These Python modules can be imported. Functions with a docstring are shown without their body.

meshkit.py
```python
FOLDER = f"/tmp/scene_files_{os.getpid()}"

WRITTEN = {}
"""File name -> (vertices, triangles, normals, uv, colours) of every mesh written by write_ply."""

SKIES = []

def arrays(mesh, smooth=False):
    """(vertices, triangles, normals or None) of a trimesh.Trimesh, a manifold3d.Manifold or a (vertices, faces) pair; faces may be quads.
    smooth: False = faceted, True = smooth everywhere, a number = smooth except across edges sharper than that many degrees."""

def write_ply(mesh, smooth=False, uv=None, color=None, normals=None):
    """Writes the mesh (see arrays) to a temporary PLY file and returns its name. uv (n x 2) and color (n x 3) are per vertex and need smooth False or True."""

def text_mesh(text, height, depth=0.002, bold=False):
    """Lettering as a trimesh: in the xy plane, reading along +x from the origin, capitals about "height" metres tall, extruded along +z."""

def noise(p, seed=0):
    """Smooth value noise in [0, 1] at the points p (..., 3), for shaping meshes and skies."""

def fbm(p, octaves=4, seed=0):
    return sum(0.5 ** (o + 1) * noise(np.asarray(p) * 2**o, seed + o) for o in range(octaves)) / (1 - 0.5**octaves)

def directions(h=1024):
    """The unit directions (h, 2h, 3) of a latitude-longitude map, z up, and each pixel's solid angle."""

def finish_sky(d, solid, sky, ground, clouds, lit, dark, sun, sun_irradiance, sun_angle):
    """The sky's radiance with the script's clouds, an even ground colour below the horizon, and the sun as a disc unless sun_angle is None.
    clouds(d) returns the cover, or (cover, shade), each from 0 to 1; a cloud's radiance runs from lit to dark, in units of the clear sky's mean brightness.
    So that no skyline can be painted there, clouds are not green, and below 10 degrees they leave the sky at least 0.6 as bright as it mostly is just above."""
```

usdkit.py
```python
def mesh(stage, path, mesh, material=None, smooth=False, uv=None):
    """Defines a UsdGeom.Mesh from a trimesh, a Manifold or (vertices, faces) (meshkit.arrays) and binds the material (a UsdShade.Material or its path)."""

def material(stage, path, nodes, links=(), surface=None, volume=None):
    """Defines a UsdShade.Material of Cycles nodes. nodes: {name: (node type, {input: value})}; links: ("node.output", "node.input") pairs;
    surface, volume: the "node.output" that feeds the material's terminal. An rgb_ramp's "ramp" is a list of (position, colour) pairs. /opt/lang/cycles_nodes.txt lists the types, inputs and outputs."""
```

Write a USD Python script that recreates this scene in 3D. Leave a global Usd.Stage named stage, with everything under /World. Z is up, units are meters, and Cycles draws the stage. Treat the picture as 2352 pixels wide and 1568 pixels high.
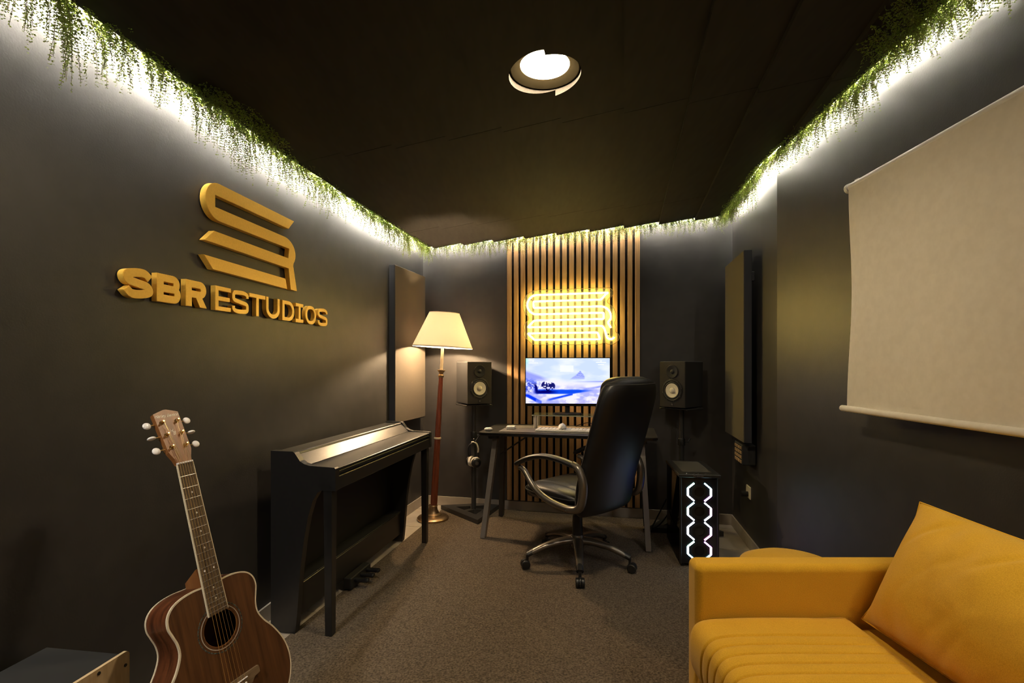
import math
import numpy as np
import trimesh
import manifold3d as m3
from shapely.geometry import Polygon, LineString, Point, box as sbox
from shapely.ops import unary_union
from shapely import affinity
from pxr import Usd, UsdGeom, UsdLux, UsdShade, Gf, Sdf, Vt
import usdkit
import meshkit

stage = Usd.Stage.CreateInMemory()
UsdGeom.SetStageUpAxis(stage, UsdGeom.Tokens.z)
UsdGeom.SetStageMetersPerUnit(stage, 1.0)
UsdGeom.Xform.Define(stage, '/World')
UsdGeom.Scope.Define(stage, '/World/Looks')

# ------------------------------------------------------------------ camera, exposure
CAM_H = 1.25
cam = UsdGeom.Camera.Define(stage, '/World/camera')
cam.AddTranslateOp().Set((0, 0, CAM_H))
cam.AddRotateXOp().Set(90.0)
cam.CreateHorizontalApertureAttr(36.0)
cam.CreateVerticalApertureAttr(24.0)
cam.CreateFocalLengthAttr(1140 / 2352 * 36.0)
cam.CreateVerticalApertureOffsetAttr(54 / 2352 * 36.0)
cam.CreateClippingRangeAttr((0.02, 100.0))
cam.CreateExposureAttr(0.0)
# strengths of the room's own lamps (radiance); the meshes that carry them follow below
LED_R = 890.0           # cove strips along the wall tops
LED_C = (1.0, .92, .80)
DOWN_R = 215.0          # recessed ceiling lamp
DOWN_C = (1.0, .80, .52)
BULB_R = 2200.0         # bulb in the floor lamp
BULB_C = (1.0, .70, .40)
NEON_R = 38.0
NEON_C = (1.0, .745, .20)
SCREEN_R = 1.15

rng = np.random.default_rng(7)
PI = math.pi

# ------------------------------------------------------------------ materials
LK = '/World/Looks/'


def plain(name, col, rough=.5, metal=0., **kw):
    d = {'base_color': col, 'roughness': rough, 'metallic': metal}
    d.update(kw)
    return usdkit.material(stage, LK + name, {'p': ('principled_bsdf', d)}, [], surface='p.BSDF')


def noisy(name, c1, c2, scale=40, rough=.6, bump=0., bscale=None, stretch=(1, 1, 1), detail=4, metal=0., dist=.002, ramp=(.35, .65), **kw):
    d = {'roughness': rough, 'metallic': metal}
    d.update(kw)
    n = {'t': ('texture_coordinate', {}), 'm': ('mapping', {'scale': stretch}),
         'n': ('noise_texture', {'scale': scale, 'detail': detail, 'roughness': .6}),
         'r': ('rgb_ramp', {'ramp': [(ramp[0], c1), (ramp[1], c2)]}),
         'p': ('principled_bsdf', d)}
    l = [('t.object', 'm.vector'), ('m.vector', 'n.vector'), ('n.fac', 'r.fac'), ('r.color', 'p.base_color')]
    if bump:
        n['n2'] = ('noise_texture', {'scale': bscale or scale, 'detail': 3})
        n['b'] = ('bump', {'strength': bump, 'distance': dist})
        l += [('m.vector', 'n2.vector'), ('n2.fac', 'b.height'), ('b.normal', 'p.normal')]
    return usdkit.material(stage, LK + name, n, l, surface='p.BSDF')


def glow(name, col, strength):
    return usdkit.material(stage, LK + name, {'e': ('emission', {'color': col, 'strength': strength})}, [], surface='e.emission')


def pane(name, tint, rough=.02, ior=1.45):
    return usdkit.material(stage, LK + name, {
        'f': ('fresnel', {'IOR': ior}), 'a': ('transparent_bsdf', {'color': tint}),
        'g': ('glossy_bsdf', {'color': (1, 1, 1), 'roughness': rough}), 'x': ('mix_closure', {})},
        [('f.fac', 'x.fac'), ('a.BSDF', 'x.closure1'), ('g.BSDF', 'x.closure2')], surface='x.closure')


WALL = noisy('wall_paint', (.029, .0272, .0263), (.037, .0343, .033), 9, .46, .22, 160, dist=.0012, specular_ior_level=.5)
CEIL = noisy('ceiling_board', (.022, .019, .017), (.028, .025, .022), 30, .8, .12, 240, stretch=(1, .2, 1), specular_ior_level=.15)
CAVITY = plain('cavity_dark', (.02, .02, .02), .9)
CARPET = noisy('carpet', (.050, .036, .022), (.185, .138, .092), 120, .97, .9, 420, detail=6, dist=.004, specular_ior_level=.1, sheen_weight=.1)
TILE = noisy('floor_tile', (.40, .34, .27), (.50, .44, .36), 5, .35, .03, 60)
GROUT = plain('grout', (.22, .19, .15), .9)
SKIRT = noisy('skirting_tile', (.34, .30, .25), (.42, .37, .31), 6, .4)
BLACKP = plain('black_plastic', (.012, .012, .012), .42)
BLACKM = plain('black_matt', (.016, .016, .017), .7)
BLACKG = plain('black_gloss', (.010, .010, .011), .14)
BLACKMET = plain('black_powder_metal', (.022, .021, .020), .42, specular_ior_level=.6)
GREYLEG = plain('grey_powder_metal', (.21, .185, .16), .45, .3)
PIANO = noisy('piano_satin_black', (.009, .0088, .0092), (.013, .0125, .0125), 60, .36, .06, 300, stretch=(1, .15, 1), specular_ior_level=.6)
PIANOIN = plain('piano_inside_black', (.009, .009, .009), .6)
LEATHER = noisy('black_leather', (.007, .0072, .0085), (.010, .0102, .012), 25, .42, .25, 230, dist=.001)
STITCH = plain('grey_stitching', (.05, .047, .045), .7)
PEWTER = plain('pewter_plastic', (.20, .175, .145), .30, .75)
CHROME = plain('chrome', (.62, .58, .52), .16, 1.)
SILVER = plain('silver_satin', (.45, .43, .40), .3, 1.)
GOLDM = plain('gold_hardware', (.75, .52, .20), .25, 1.)
GOLDP = noisy('gold_paint', (.86, .51, .075), (.92, .56, .09), 120, .40, .06, 500, metal=.15, specular_ior_level=.6)
MUSTARD = noisy('mustard_cloth', (.60, .315, .012), (.73, .40, .022), 420, .85, .35, 700, dist=.0008, sheen_weight=.15, specular_ior_level=.2)
WHITEP = plain('white_plastic', (.78, .76, .72), .35)
OFFW = plain('off_white', (.62, .57, .48), .5)
CONE = plain('cone_white', (.80, .74, .62), .5)
SLATW = noisy('oak_slat', (.42, .245, .10), (.58, .36, .165), 22, .5, .08, 120, stretch=(6, 6, .22), detail=6)
FELT = plain('black_felt', (.008, .008, .008), .95)
MAHOG = noisy('mahogany_top', (.050, .019, .007), (.120, .048, .016), 9, .38, .04, 200, stretch=(7, .35, 1), detail=5)
MAHOGS = noisy('mahogany_side', (.040, .012, .005), (.135, .042, .015), 9, .30, .03, 200, stretch=(1, 1, 7), detail=5)
NECKW = noisy('mahogany_neck', (.19, .072, .020), (.26, .105, .032), 24, .42, .03, 200, stretch=(3, .3, 1))
FRETW = noisy('rosewood', (.085, .055, .030), (.14, .095, .055), 40, .5, .03, 200, stretch=(3, .3, 1))
BRIDGEW = noisy('bridge_wood', (.13, .083, .045), (.20, .135, .075), 40, .45, .03, 200, stretch=(.4, 3, 1))
CREAM = plain('cream_binding', (.66, .56, .40), .4)
PEARL = plain('pearl', (.82, .78, .76), .2, specular_ior_level=.7)
ABAL = noisy('abalone', (.02, .02, .02), (.10, .13, .11), 160, .25)
STRING = plain('bronze_string', (.78, .56, .26), .3, 1.)
REDWOOD = noisy('red_brown_wood', (.13, .028, .012), (.20, .050, .022), 30, .38, .04, 200, stretch=(4, 4, .3))
BRASS = noisy('aged_brass', (.36, .24, .13), (.50, .35, .20), 30, .32, metal=.9)
PLY = noisy('plywood', (.46, .33, .18), (.56, .42, .25), 18, .5, .03, 200, stretch=(1, 4, .5))
SCREENF = noisy('screen_fabric', (.72, .67, .58), (.77, .72, .63), 30, .85, .05, 600)
PANELF = noisy('panel_fabric', (.060, .048, .034), (.085, .070, .050), 300, .9, .2, 600, dist=.0008)
PANELS = plain('panel_side', (.020, .020, .024), .8)
DESKT = noisy('desk_carbon', (.016, .015, .014), (.024, .022, .020), 300, .35, .05, 500)
PADM = noisy('desk_pad', (.075, .066, .060), (.10, .09, .082), 300, .75, .1, 600)
GLASS = pane('clear_glass', (.80, .84, .82), .04, 1.7)
ACRYL = usdkit.material(stage, LK + 'acrylic', {
    'a': ('transparent_bsdf', {'color': (.97, .97, .95)}), 'd': ('diffuse_bsdf', {'color': (.8, .78, .7)}), 'x': ('mix_closure', {'fac': .05})},
    [('a.BSDF', 'x.closure1'), ('d.BSDF', 'x.closure2')], surface='x.closure')
SMOKE = pane('smoked_glass', (.30, .30, .34), .03, 1.12)
PLASTER = noisy('sooty_plaster', (.0045, .0036, .0022), (.0085, .007, .0045), 30, .9, .5, 60, dist=.004, specular_ior_level=0.)
HOLE = plain('deep_hole', (.004, .003, .002), .9)
PAPER = plain('maker_label', (.50, .42, .28), .7)
GREEN1 = plain('led_green_board', (.02, .05, .02), .5)

LED = glow('led_light', LED_C, LED_R)
LED_BACK = glow('led_light_back', LED_C, LED_R * .62)
LED_RIGHT = glow('led_light_right', LED_C, LED_R * .42)
DOWNL = glow('downlight_disc', DOWN_C, DOWN_R)
BULB = glow('bulb_light', BULB_C, BULB_R)
NEON = glow('neon_light', NEON_C, NEON_R)
RGBW = [glow('fan_light_white', (.80, .88, 1.0), 5.0), glow('fan_light_cyan', (.45, .85, 1.0), 5.0), glow('fan_light_violet', (.80, .40, 1.0), 5.0), glow('fan_light_pink', (1.0, .35, .75), 4.5), glow('fan_light_mint', (.55, 1.0, .80), 5.0)]
BLUEL = glow('pc_blue_light', (.05, .12, 1.0), 9.0)
GREENL = glow('pc_green_light', (.12, 1.0, .10), 9.0)
SHADE = usdkit.material(stage, LK + 'lamp_shade', {
    'd': ('diffuse_bsdf', {'color': (.78, .68, .56)}), 't': ('translucent_bsdf', {'color': (.97, .91, .82)}), 'x': ('mix_closure', {'fac': .56})},
    [('d.BSDF', 'x.closure1'), ('t.BSDF', 'x.closure2')], surface='x.closure')


def leafmat(name, a, b, tr):
    return usdkit.material(stage, LK + name, {
        'g': ('geometry', {}), 'r': ('rgb_ramp', {'ramp': [(0, a), (1, b)]}),
        'p': ('principled_bsdf', {'roughness': .5, 'specular_ior_level': .3}), 't': ('translucent_bsdf', {'color': tr}), 'x': ('mix_closure', {'fac': .35})},
        [('g.random_per_island', 'r.fac'), ('r.color', 'p.base_color'), ('p.BSDF', 'x.closure1'), ('t.BSDF', 'x.closure2')], surface='x.closure')


LEAF = leafmat('fern_leaf', (.10, .16, .025), (.26, .31, .07), (.34, .42, .07))
STEM = plain('fern_stem', (.12, .10, .03), .7)
PICTURE = usdkit.material(stage, LK + 'desktop_picture', {'a': ('attribute', {'attribute': 'paint'}), 'e': ('emission', {'strength': SCREEN_R})}, [('a.color', 'e.color')], surface='e.emission')


# ------------------------------------------------------------------ mesh helpers
def cat(*ms):
    out = []
    for m in ms:
        if isinstance(m, (list, tuple)):
            out += list(m)
        else:
            out.append(m)
    return trimesh.util.concatenate(out)


def mat4(o, ex, ey, ez):
    M = np.eye(4)
    M[:3, 0], M[:3, 1], M[:3, 2], M[:3, 3] = ex, ey, ez, o
    return M


def tf(m, M):
    m = m.copy()
    m.apply_transform(M)
    return m


def yaw(a, o=(0, 0, 0)):
    c, s = math.cos(a), math.sin(a)
    return mat4(o, (c, s, 0), (-s, c, 0), (0, 0, 1))


def bx(x0, x1, y0, y1, z0, z1, ch=.002):
    h = np.array([x1 - x0, y1 - y0, z1 - z0]) / 2
    c = np.array([x0 + x1, y0 + y1, z0 + z1]) / 2
    ch = min(ch, *(h * .8))
    pts = []
    for sx in (-1, 1):
        for sy in (-1, 1):
            for sz in (-1, 1):
                s = np.array([sx, sy, sz])
                for k in range(3):
                    q = h - ch
                    q[k] = h[k]
                    pts.append(c + s * q)
    return trimesh.convex.convex_hull(np.array(pts))


def rbx(x0, x1, y0, y1, z0, z1, r=.02, sub=2):
    ic = trimesh.creation.icosphere(sub, r).vertices
    P = [ic + [x, y, z] for x in (x0 + r, x1 - r) for y in (y0 + r, y1 - r) for z in (z0 + r, z1 - r)]
    return trimesh.convex.convex_hull(np.vstack(P))


def tube(pts, r, sides=8, closed=False, flat=1.0, up=(0, 0, 1)):
    P = np.asarray(pts, float)
    n = len(P)
    R = np.full(n, r, float) if np.ndim(r) == 0 else np.asarray(r, float)
    T = np.gradient(P, axis=0)
    if closed:
        T = np.roll(P, -1, 0) - np.roll(P, 1, 0)
    T /= np.linalg.norm(T, axis=1, keepdims=True) + 1e-12
    u = np.asarray(up, float)
    if abs(u @ T[0]) > .95:
        u = np.array([1., 0, 0]) if abs(T[0][0]) < .9 else np.array([0, 1., 0])
    V = []
    a = np.arange(sides) / sides * 2 * PI
    for i in range(n):
        u = u - (u @ T[i]) * T[i]
        u /= np.linalg.norm(u)
        w = np.cross(T[i], u)
        V.append(P[i] + R[i] * (np.cos(a)[:, None] * w + flat * np.sin(a)[:, None] * u))
    V = np.vstack(V)
    Fc = []
    m = n if closed else n - 1
    for i in range(m):
        for k in range(sides):
            p, q = i * sides + k, i * sides + (k + 1) % sides
            p2, q2 = ((i + 1) % n) * sides + k, ((i + 1) % n) * sides + (k + 1) % sides
            Fc += [[p, q, q2], [p, q2, p2]]
    if not closed:
        c0, c1 = len(V), len(V) + 1
        V = np.vstack([V, P[:1], P[-1:]])
        for k in range(sides):
            Fc += [[c0, (k + 1) % sides, k], [c1, (n - 1) * sides + k, (n - 1) * sides + (k + 1) % sides]]
    return trimesh.Trimesh(V, Fc, process=False)


def spline(pts, n=8, closed=False):
    P = np.asarray(pts, float)
    out = []
    N = len(P)
    for i in range(N if closed else N - 1):
        g = lambda k: P[k % N] if closed else P[min(max(k, 0), N - 1)]
        p0, p1, p2, p3 = g(i - 1), g(i), g(i + 1), g(i + 2)
        for t in np.arange(n) / n:
            out.append(.5 * (2 * p1 + (p2 - p0) * t + (2 * p0 - 5 * p1 + 4 * p2 - p3) * t * t + (3 * p1 - p0 - 3 * p2 + p3) * t ** 3))
    if not closed:
        out.append(P[-1])
    return np.array(out)


def lathe(prof, sides=32):
    p = np.asarray(prof, float)
    return trimesh.creation.revolve(p, sections=sides)


def prism(poly, z0, z1):
    gs = getattr(poly, 'geoms', [poly])
    ms = [trimesh.creation.extrude_polygon(g, z1 - z0, engine='earcut') for g in gs if g.area > 1e-9]
    m = cat(ms)
    m.apply_translation((0, 0, z0))
    return m


def rrect(x0, x1, y0, y1, r, q=6):
    return sbox(x0 + r, y0 + r, x1 - r, y1 - r).buffer(r, quad_segs=q)


def cyl(p, q, r, sides=16, r2=None):
    return tube([p, q], [r, r if r2 is None else r2], sides)


def grid_surface(fn, nu, nv, closed_u=False):
    """fn(i/nu, j/nv) -> point; quads split into triangles."""
    U = np.arange(nu if closed_u else nu + 1) / nu
    Vv = np.arange(nv + 1) / nv
    P = np.array([[fn(u, v) for v in Vv] for u in U])
    a, b = P.shape[:2]
    idx = np.arange(a * b).reshape(a, b)
    Fc = []
    for i in range(a if closed_u else a - 1):
        A, B = idx[i], idx[(i + 1) % a]
        Fc.append(np.stack([A[:-1], B[:-1], B[1:]], 1))
        Fc.append(np.stack([A[:-1], B[1:], A[1:]], 1))
    return trimesh.Trimesh(P.reshape(-1, 3), np.vstack(Fc), process=False)


# ------------------------------------------------------------------ scene helpers
used = {}


def numbered(parent, name):
    k = (parent, name)
    i = used.get(k, -1) + 1
    used[k] = i
    return f'{parent}/{name}' + (f'_{i:03d}' if i else '')


def meta(p, label=None, category=None, group=None, kind=None):
    for k, v in (('label', label), ('category', category), ('group', group), ('kind', kind)):
        if v:
            p.SetCustomDataByKey(k, v)
    return p


def thing(name, label, category, o=(0, 0, 0), rz=0., group=None, kind=None):
    x = UsdGeom.Xform.Define(stage, numbered('/World', name))
    x.AddTranslateOp().Set(Gf.Vec3d(*map(float, o)))
    if rz:
        x.AddRotateZOp().Set(math.degrees(rz))
    return meta(x.GetPrim(), label, category, group, kind)


def obj(name, mesh, m, parent=None, smooth=30, label=None, category=None, group=None, kind=None):
    base = str(parent.GetPath()) if parent is not None else '/World'
    p = usdkit.mesh(stage, numbered(base, name), mesh, m, smooth=smooth).GetPrim()
    return meta(p, label, category, group, kind)


def struct(name, mesh, m, label=None, parent=None):
    return obj(name, mesh, m, parent, label=label, kind='structure' if parent is None else None)


# ------------------------------------------------------------------ the room shell (plan in metres, camera at 0,0 looking along +y)
L0, LK_, BL, BR, RK, R0 = (-1.743, -1.5), (-1.1056, 3.067), (-.80, 4.468), (1.723, 3.882), (1.511, 2.83), (1.359, -1.5)
WALL_TOP = 2.72
room = Polygon([L0, LK_, BL, BR, RK, R0])
v1, v2 = np.array(L0) - LK_, np.array(BL) - LK_
v1, v2 = v1 / np.linalg.norm(v1), v2 / np.linalg.norm(v2)
BEND = [tuple(np.array(LK_) + (1 - t) ** 2 * .4 * v1 + t * t * .4 * v2) for t in np.linspace(0, 1, 7)]     # the wall turns gently


def wall_mesh(pts, z0, z1, th, side):
    """a wall of thickness th standing outside the plan line."""
    line = LineString(pts)
    poly = line.buffer(side * th, single_sided=True, join_style=2)
    return prism(poly, z0, z1)


for ab_, nm_, lab_ in (([L0, BEND[0]], 'wall_left', 'dark charcoal painted plaster wall carrying the gold sign'), (BEND + [BL], 'wall_left', 'dark charcoal wall piece behind the floor lamp, by the back corner'), ([BL, BR], 'wall_back', 'dark charcoal back wall behind the wooden slats'),
                          ([BR, RK], 'wall_right', 'dark charcoal wall piece with the wall socket, by the back corner'), ([RK, R0], 'wall_right', 'dark charcoal wall behind the projector screen and sofa')):
    struct(numbered('', nm_)[1:], wall_mesh(ab_, 0, WALL_TOP, .1, 1), WALL, lab_)
struct('wall_rear', wall_mesh([R0, L0], 0, WALL_TOP, .1, 1), WALL, 'dark charcoal wall behind the camera')

# floor slab, single tiles where they show, carpet
a13 = math.atan2(.2264, .974)
cl_dir = np.array([.208, .978])
cl = np.array([-1.04, 2.23])
cr = np.array([1.31, 3.15])
cr_dir = np.array([.2044, .979])
carpet_poly = Polygon([cl - cl_dir * 5, cl + cl_dir * 4, cr + cr_dir * 3, cr - cr_dir * 5]).intersection(room.buffer(-.012))
flo = meta(UsdGeom.Xform.Define(stage, numbered('/World', 'floor')).GetPrim(), 'beige tiled floor showing along the walls', kind='structure')
obj('floor_slab', prism(room.buffer(.08), -.06, -.012), GROUT, flo)
uncovered = room.difference(carpet_poly.buffer(-.03))
for i in range(-9, 10):
    for j in range(-5, 15):
        t = sbox(i * .45 + .002, j * .45 + .002, i * .45 + .448, j * .45 + .448)
        t = affinity.rotate(t, -12.0, origin=(0, 0)).intersection(uncovered)
        if t.area > .002:
            for g in getattr(t, 'geoms', [t]):
                if g.area > .001:
                    obj('floor_tile', prism(g, -.012, 0), TILE, flo, smooth=False)
obj('carpet', prism(carpet_poly, -.011, .006), CARPET, label='dark brown fitted carpet covering the middle of the room', category='carpet')


def skirting(name, pts, label):
    line = LineString(pts)
    body = prism(line.buffer(-.010, single_sided=True, join_style=2), .0005, .082)
    p = struct(name, body, SKIRT, label)
    return p


skirting('baseboard_left', [L0, LK_, BL], 'beige tile skirting along the left wall')
skirting('baseboard_back', [BL, BR], 'beige tile skirting along the back wall')
skirting('baseboard_right', [BR, RK, R0], 'beige tile skirting along the right wall')

# ceiling: long boards laid like clapboard, each tilting up to the right and stepping down to the next
ca = math.radians(12.7)
e1, e2 = np.array([math.sin(ca), math.cos(ca)]), np.array([math.cos(ca), -math.sin(ca)])
BW, V0, STEP = .2695, -.269, .023


def zmean(v):
    return CAM_H + 1.108 + .0464 * v


GAP = .085
inset = room.buffer(-GAP, join_style=2)
lightc = (.124, 1.873)
hole = Point(*lightc).buffer(.136, quad_segs=16)
ceil = meta(UsdGeom.Xform.Define(stage, numbered('/World', 'ceiling')).GetPrim(), 'black boarded ceiling laid in overlapping steps', kind='structure')
# the boards end along the back, and again every 1.35 m towards the camera
back_u = float(np.array(BL) @ e1) - GAP
ends = [back_u + 1.0, back_u - .53, back_u - 1.88, back_u - 3.23, back_u - 4.58, back_u - 6.2]


def board_height(v, k):
    t = (v - (V0 + k * BW)) / BW
    lo, hi = zmean(V0 + k * BW) - STEP / 2, zmean(V0 + (k + 1) * BW) + STEP / 2
    return lo + (hi - lo) * t


for k in range(-8, 9):
    for r in range(len(ends) - 1):
        u1, u0 = ends[r] - .0015, ends[r + 1] + .0015
        va, vb = V0 + k * BW, V0 + (k + 1) * BW + .002
        q = Polygon([e1 * u0 + e2 * va, e1 * u1 + e2 * va, e1 * u1 + e2 * vb, e1 * u0 + e2 * vb]).intersection(inset).difference(hole)
        for g in getattr(q, 'geoms', [q]):
            if g.area < .002:
                continue
            m = prism(g, 0, .030)
            V = m.vertices
            V[:, 2] += board_height(V[:, :2] @ e2, k)
            obj('ceiling_board', trimesh.Trimesh(V, m.faces, process=False), CEIL, ceil, smooth=False)
obj('ceiling_slab', prism(room.buffer(.05), WALL_TOP - .02, WALL_TOP + .05), CAVITY, ceil)

# recessed ceiling lamp in its ragged round cut-out
dl = thing('ceiling_light', 'round recessed ceiling lamp in a ragged cut-out across two boards', 'ceiling light', (*lightc, 2.30))
ring = Point(0, 0).buffer(.139, quad_segs=16).difference(Point(0, 0).buffer(.1365, quad_segs=16))
pl = prism(Point(0, 0).buffer(.150, quad_segs=20).difference(Point(0, 0).buffer(.134, quad_segs=20)), .062, .105)
obj('plaster_rim', pl, PLASTER, dl)
obj('trim_ring', lathe([(.0935, .0795), (.128, .062), (.1325, .062), (.1325, .092), (.0935, .092), (.0935, .0795)], 40), plain('tarnished_trim', (.020, .016, .009), .9, specular_ior_level=0.), dl)
obj('diffuser', lathe([(0, .080), (.093, .080), (.093, .088), (0, .088)], 40), DOWNL, dl)
obj('housing', lathe([(0, .104), (.134, .104), (.134, .16), (0, .16)], 32), BLACKM, dl)

# ------------------------------------------------------------------ led strips and the greenery on the cove
ring_in = lambda d: np.array(room.buffer(-d, join_style=2).exterior.coords)


def inset_pt(P, d):
    """room corner moved in by d"""
    best = min(ring_in(d), key=lambda q: np.hypot(*(q - np.array(P))))
    return best


def ceil_z(x, y):
    v = np.array([x, y]) @ e2
    k = math.floor((v - V0) / BW)
    return board_height(v, k)


def strip(p, q, label, dz=.055, lm=None):
    p, q = np.array(p, float), np.array(q, float)
    n = 24
    T = np.linspace(.01, .99, n)[:, None]
    P = p + (q - p) * T
    z = np.array([zmean(x @ e2) + dz for x in P])
    obj('led_strip', tube(np.c_[P, z], .0055, 6), lm or LED, smooth=False, label=label, category='led strip')


IN = .068
strip(inset_pt(L0, IN), inset_pt(LK_, IN), 'white led strip above the greenery along the wall with the gold sign')
strip(inset_pt(LK_, IN), inset_pt(BL, IN), 'white led strip above the greenery over the floor lamp corner')
strip(inset_pt(BL, IN), inset_pt(BR, IN), 'white led strip along the top of the slatted back wall', .055, LED_BACK)
strip(inset_pt(BR, IN), inset_pt(RK, IN), 'white led strip above the greenery over the acoustic panel at right', .03, LED_RIGHT)
strip(inset_pt(RK, IN), inset_pt(R0, IN), 'white led strip above the greenery over the projector screen', .028, LED_RIGHT)


def leaf_batch(P, D, S, Nn):
    """folded kite leaves: base P, direction D, side S (unit * half width), n x arrays"""
    n = len(P)
    V = np.empty((n, 4, 3))
    V[:, 0] = P
    V[:, 1] = P + D * .55 + S + Nn
    V[:, 2] = P + D
    V[:, 3] = P + D * .55 - S + Nn
    b = np.arange(n)[:, None] * 4
    Fc = np.concatenate([b + [[0, 1, 2]], b + [[0, 2, 3]]], 0)
    return V.reshape(-1, 3), Fc


def greenery(name, label, roots, lens, out, leafsize=.010, category='hanging plant'):
    """strands hanging from the roots; out = unit vector towards the room (n,2)"""
    t = thing(name, label, category)
    n = len(roots)
    PV, PD, PS, PN, stems = [], [], [], [], []
    for i in range(n):
        Lh = lens[i]
        nn = max(4, int(Lh / .0085))
        s = np.linspace(0, 1, nn)
        sway = rng.normal(0, .018, 3) + np.r_[out[i] * rng.uniform(-.01, .045), 0]
        lift = rng.uniform(.0, .03)
        P = roots[i] + np.c_[s[:, None] * sway[:2] + (np.sin(s * PI * .8) * lift)[:, None] * out[i], -Lh * s ** 1.1]
        if i % 2 == 0:
            stems.append(tube(P[::3] if nn > 8 else P, .0007, 3))
        az = rng.uniform(0, 2 * PI)
        for sd in (-1, 1):
            ang = az + sd * PI / 2 + rng.normal(0, .5, nn)
            sz = leafsize * (1.1 - .55 * s) * rng.uniform(.7, 1.25, nn)
            D = np.c_[np.cos(ang), np.sin(ang), rng.uniform(-.9, .35, nn)]
            D /= np.linalg.norm(D, axis=1, keepdims=True)
            W = np.cross(D, rng.normal(0, 1, (nn, 3)))
            W /= np.linalg.norm(W, axis=1, keepdims=True) + 1e-9
            PV.append(P), PD.append(D * sz[:, None]), PS.append(W * sz[:, None] * .36), PN.append(np.cross(D, W) * sz[:, None] * .12)
    V, Fc = leaf_batch(np.vstack(PV), np.vstack(PD), np.vstack(PS), np.vstack(PN))
    obj('leaves', trimesh.Trimesh(V, Fc, process=False), LEAF, t, smooth=False, kind='stuff')
    obj('stems', cat(stems), STEM, t, smooth=False, kind='stuff')
    return t


def edge_roots(p, q, per_m, lo, hi, zoff=.0, din=(.0, .05)):
    p, q = np.array(p, float), np.array(q, float)
    d = (q - p) / np.linalg.norm(q - p)
    nrm = np.array([d[1], -d[0]])
    n = int(np.linalg.norm(q - p) * per_m)
    s = np.sort(rng.uniform(0.01, .99, n))
    XY = p + (q - p) * s[:, None] + nrm * rng.uniform(*din, n)[:, None]
    Z = np.array([zmean(x @ e2) for x in XY]) + rng.uniform(-.012, .030, n) + zoff
    clump = meshkit.noise(np.c_[s * np.linalg.norm(q - p) * 7, np.zeros(n), np.zeros(n)], 3)
    Lh = lo + (hi - lo) * np.clip(.55 * clump + .45 * rng.uniform(0, 1, n) ** 1.5, 0, 1)
    short = rng.uniform(0, 1, n) < .35
    Lh[short] = rng.uniform(.03, .07, short.sum())
    return np.c_[XY, Z], Lh, np.tile(nrm, (n, 1))


I2 = .055
cl0, clk, cbl, cbr, crk, cr0 = [inset_pt(P, I2) for P in (L0, LK_, BL, BR, RK, R0)]
lstart = cl0 + (clk - cl0) * .45
greenery('greenery_garland', 'long garland of small-leaved artificial fern above the gold wall sign', *edge_roots(lstart, clk, 420, .07, .26, din=(-.004, .038)))
greenery('greenery_garland', 'short garland of artificial fern over the acoustic panel behind the floor lamp', *edge_roots(clk, cbl, 420, .06, .20, din=(-.004, .038)))
greenery('greenery_garland', 'garland of artificial fern along the top of the slatted back wall', *edge_roots(cbl, cbr, 420, .05, .15, din=(-.004, .038)))
greenery('greenery_garland', 'garland of artificial fern over the acoustic panel on the right', *edge_roots(cbr, crk, 400, .06, .20, din=(-.004, .042)))
rend = crk + (cr0 - crk) * .50
greenery('greenery_garland', 'garland of artificial fern sloping down above the projector screen', *edge_roots(crk, rend, 400, .06, .20, din=(-.004, .038)))


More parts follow.
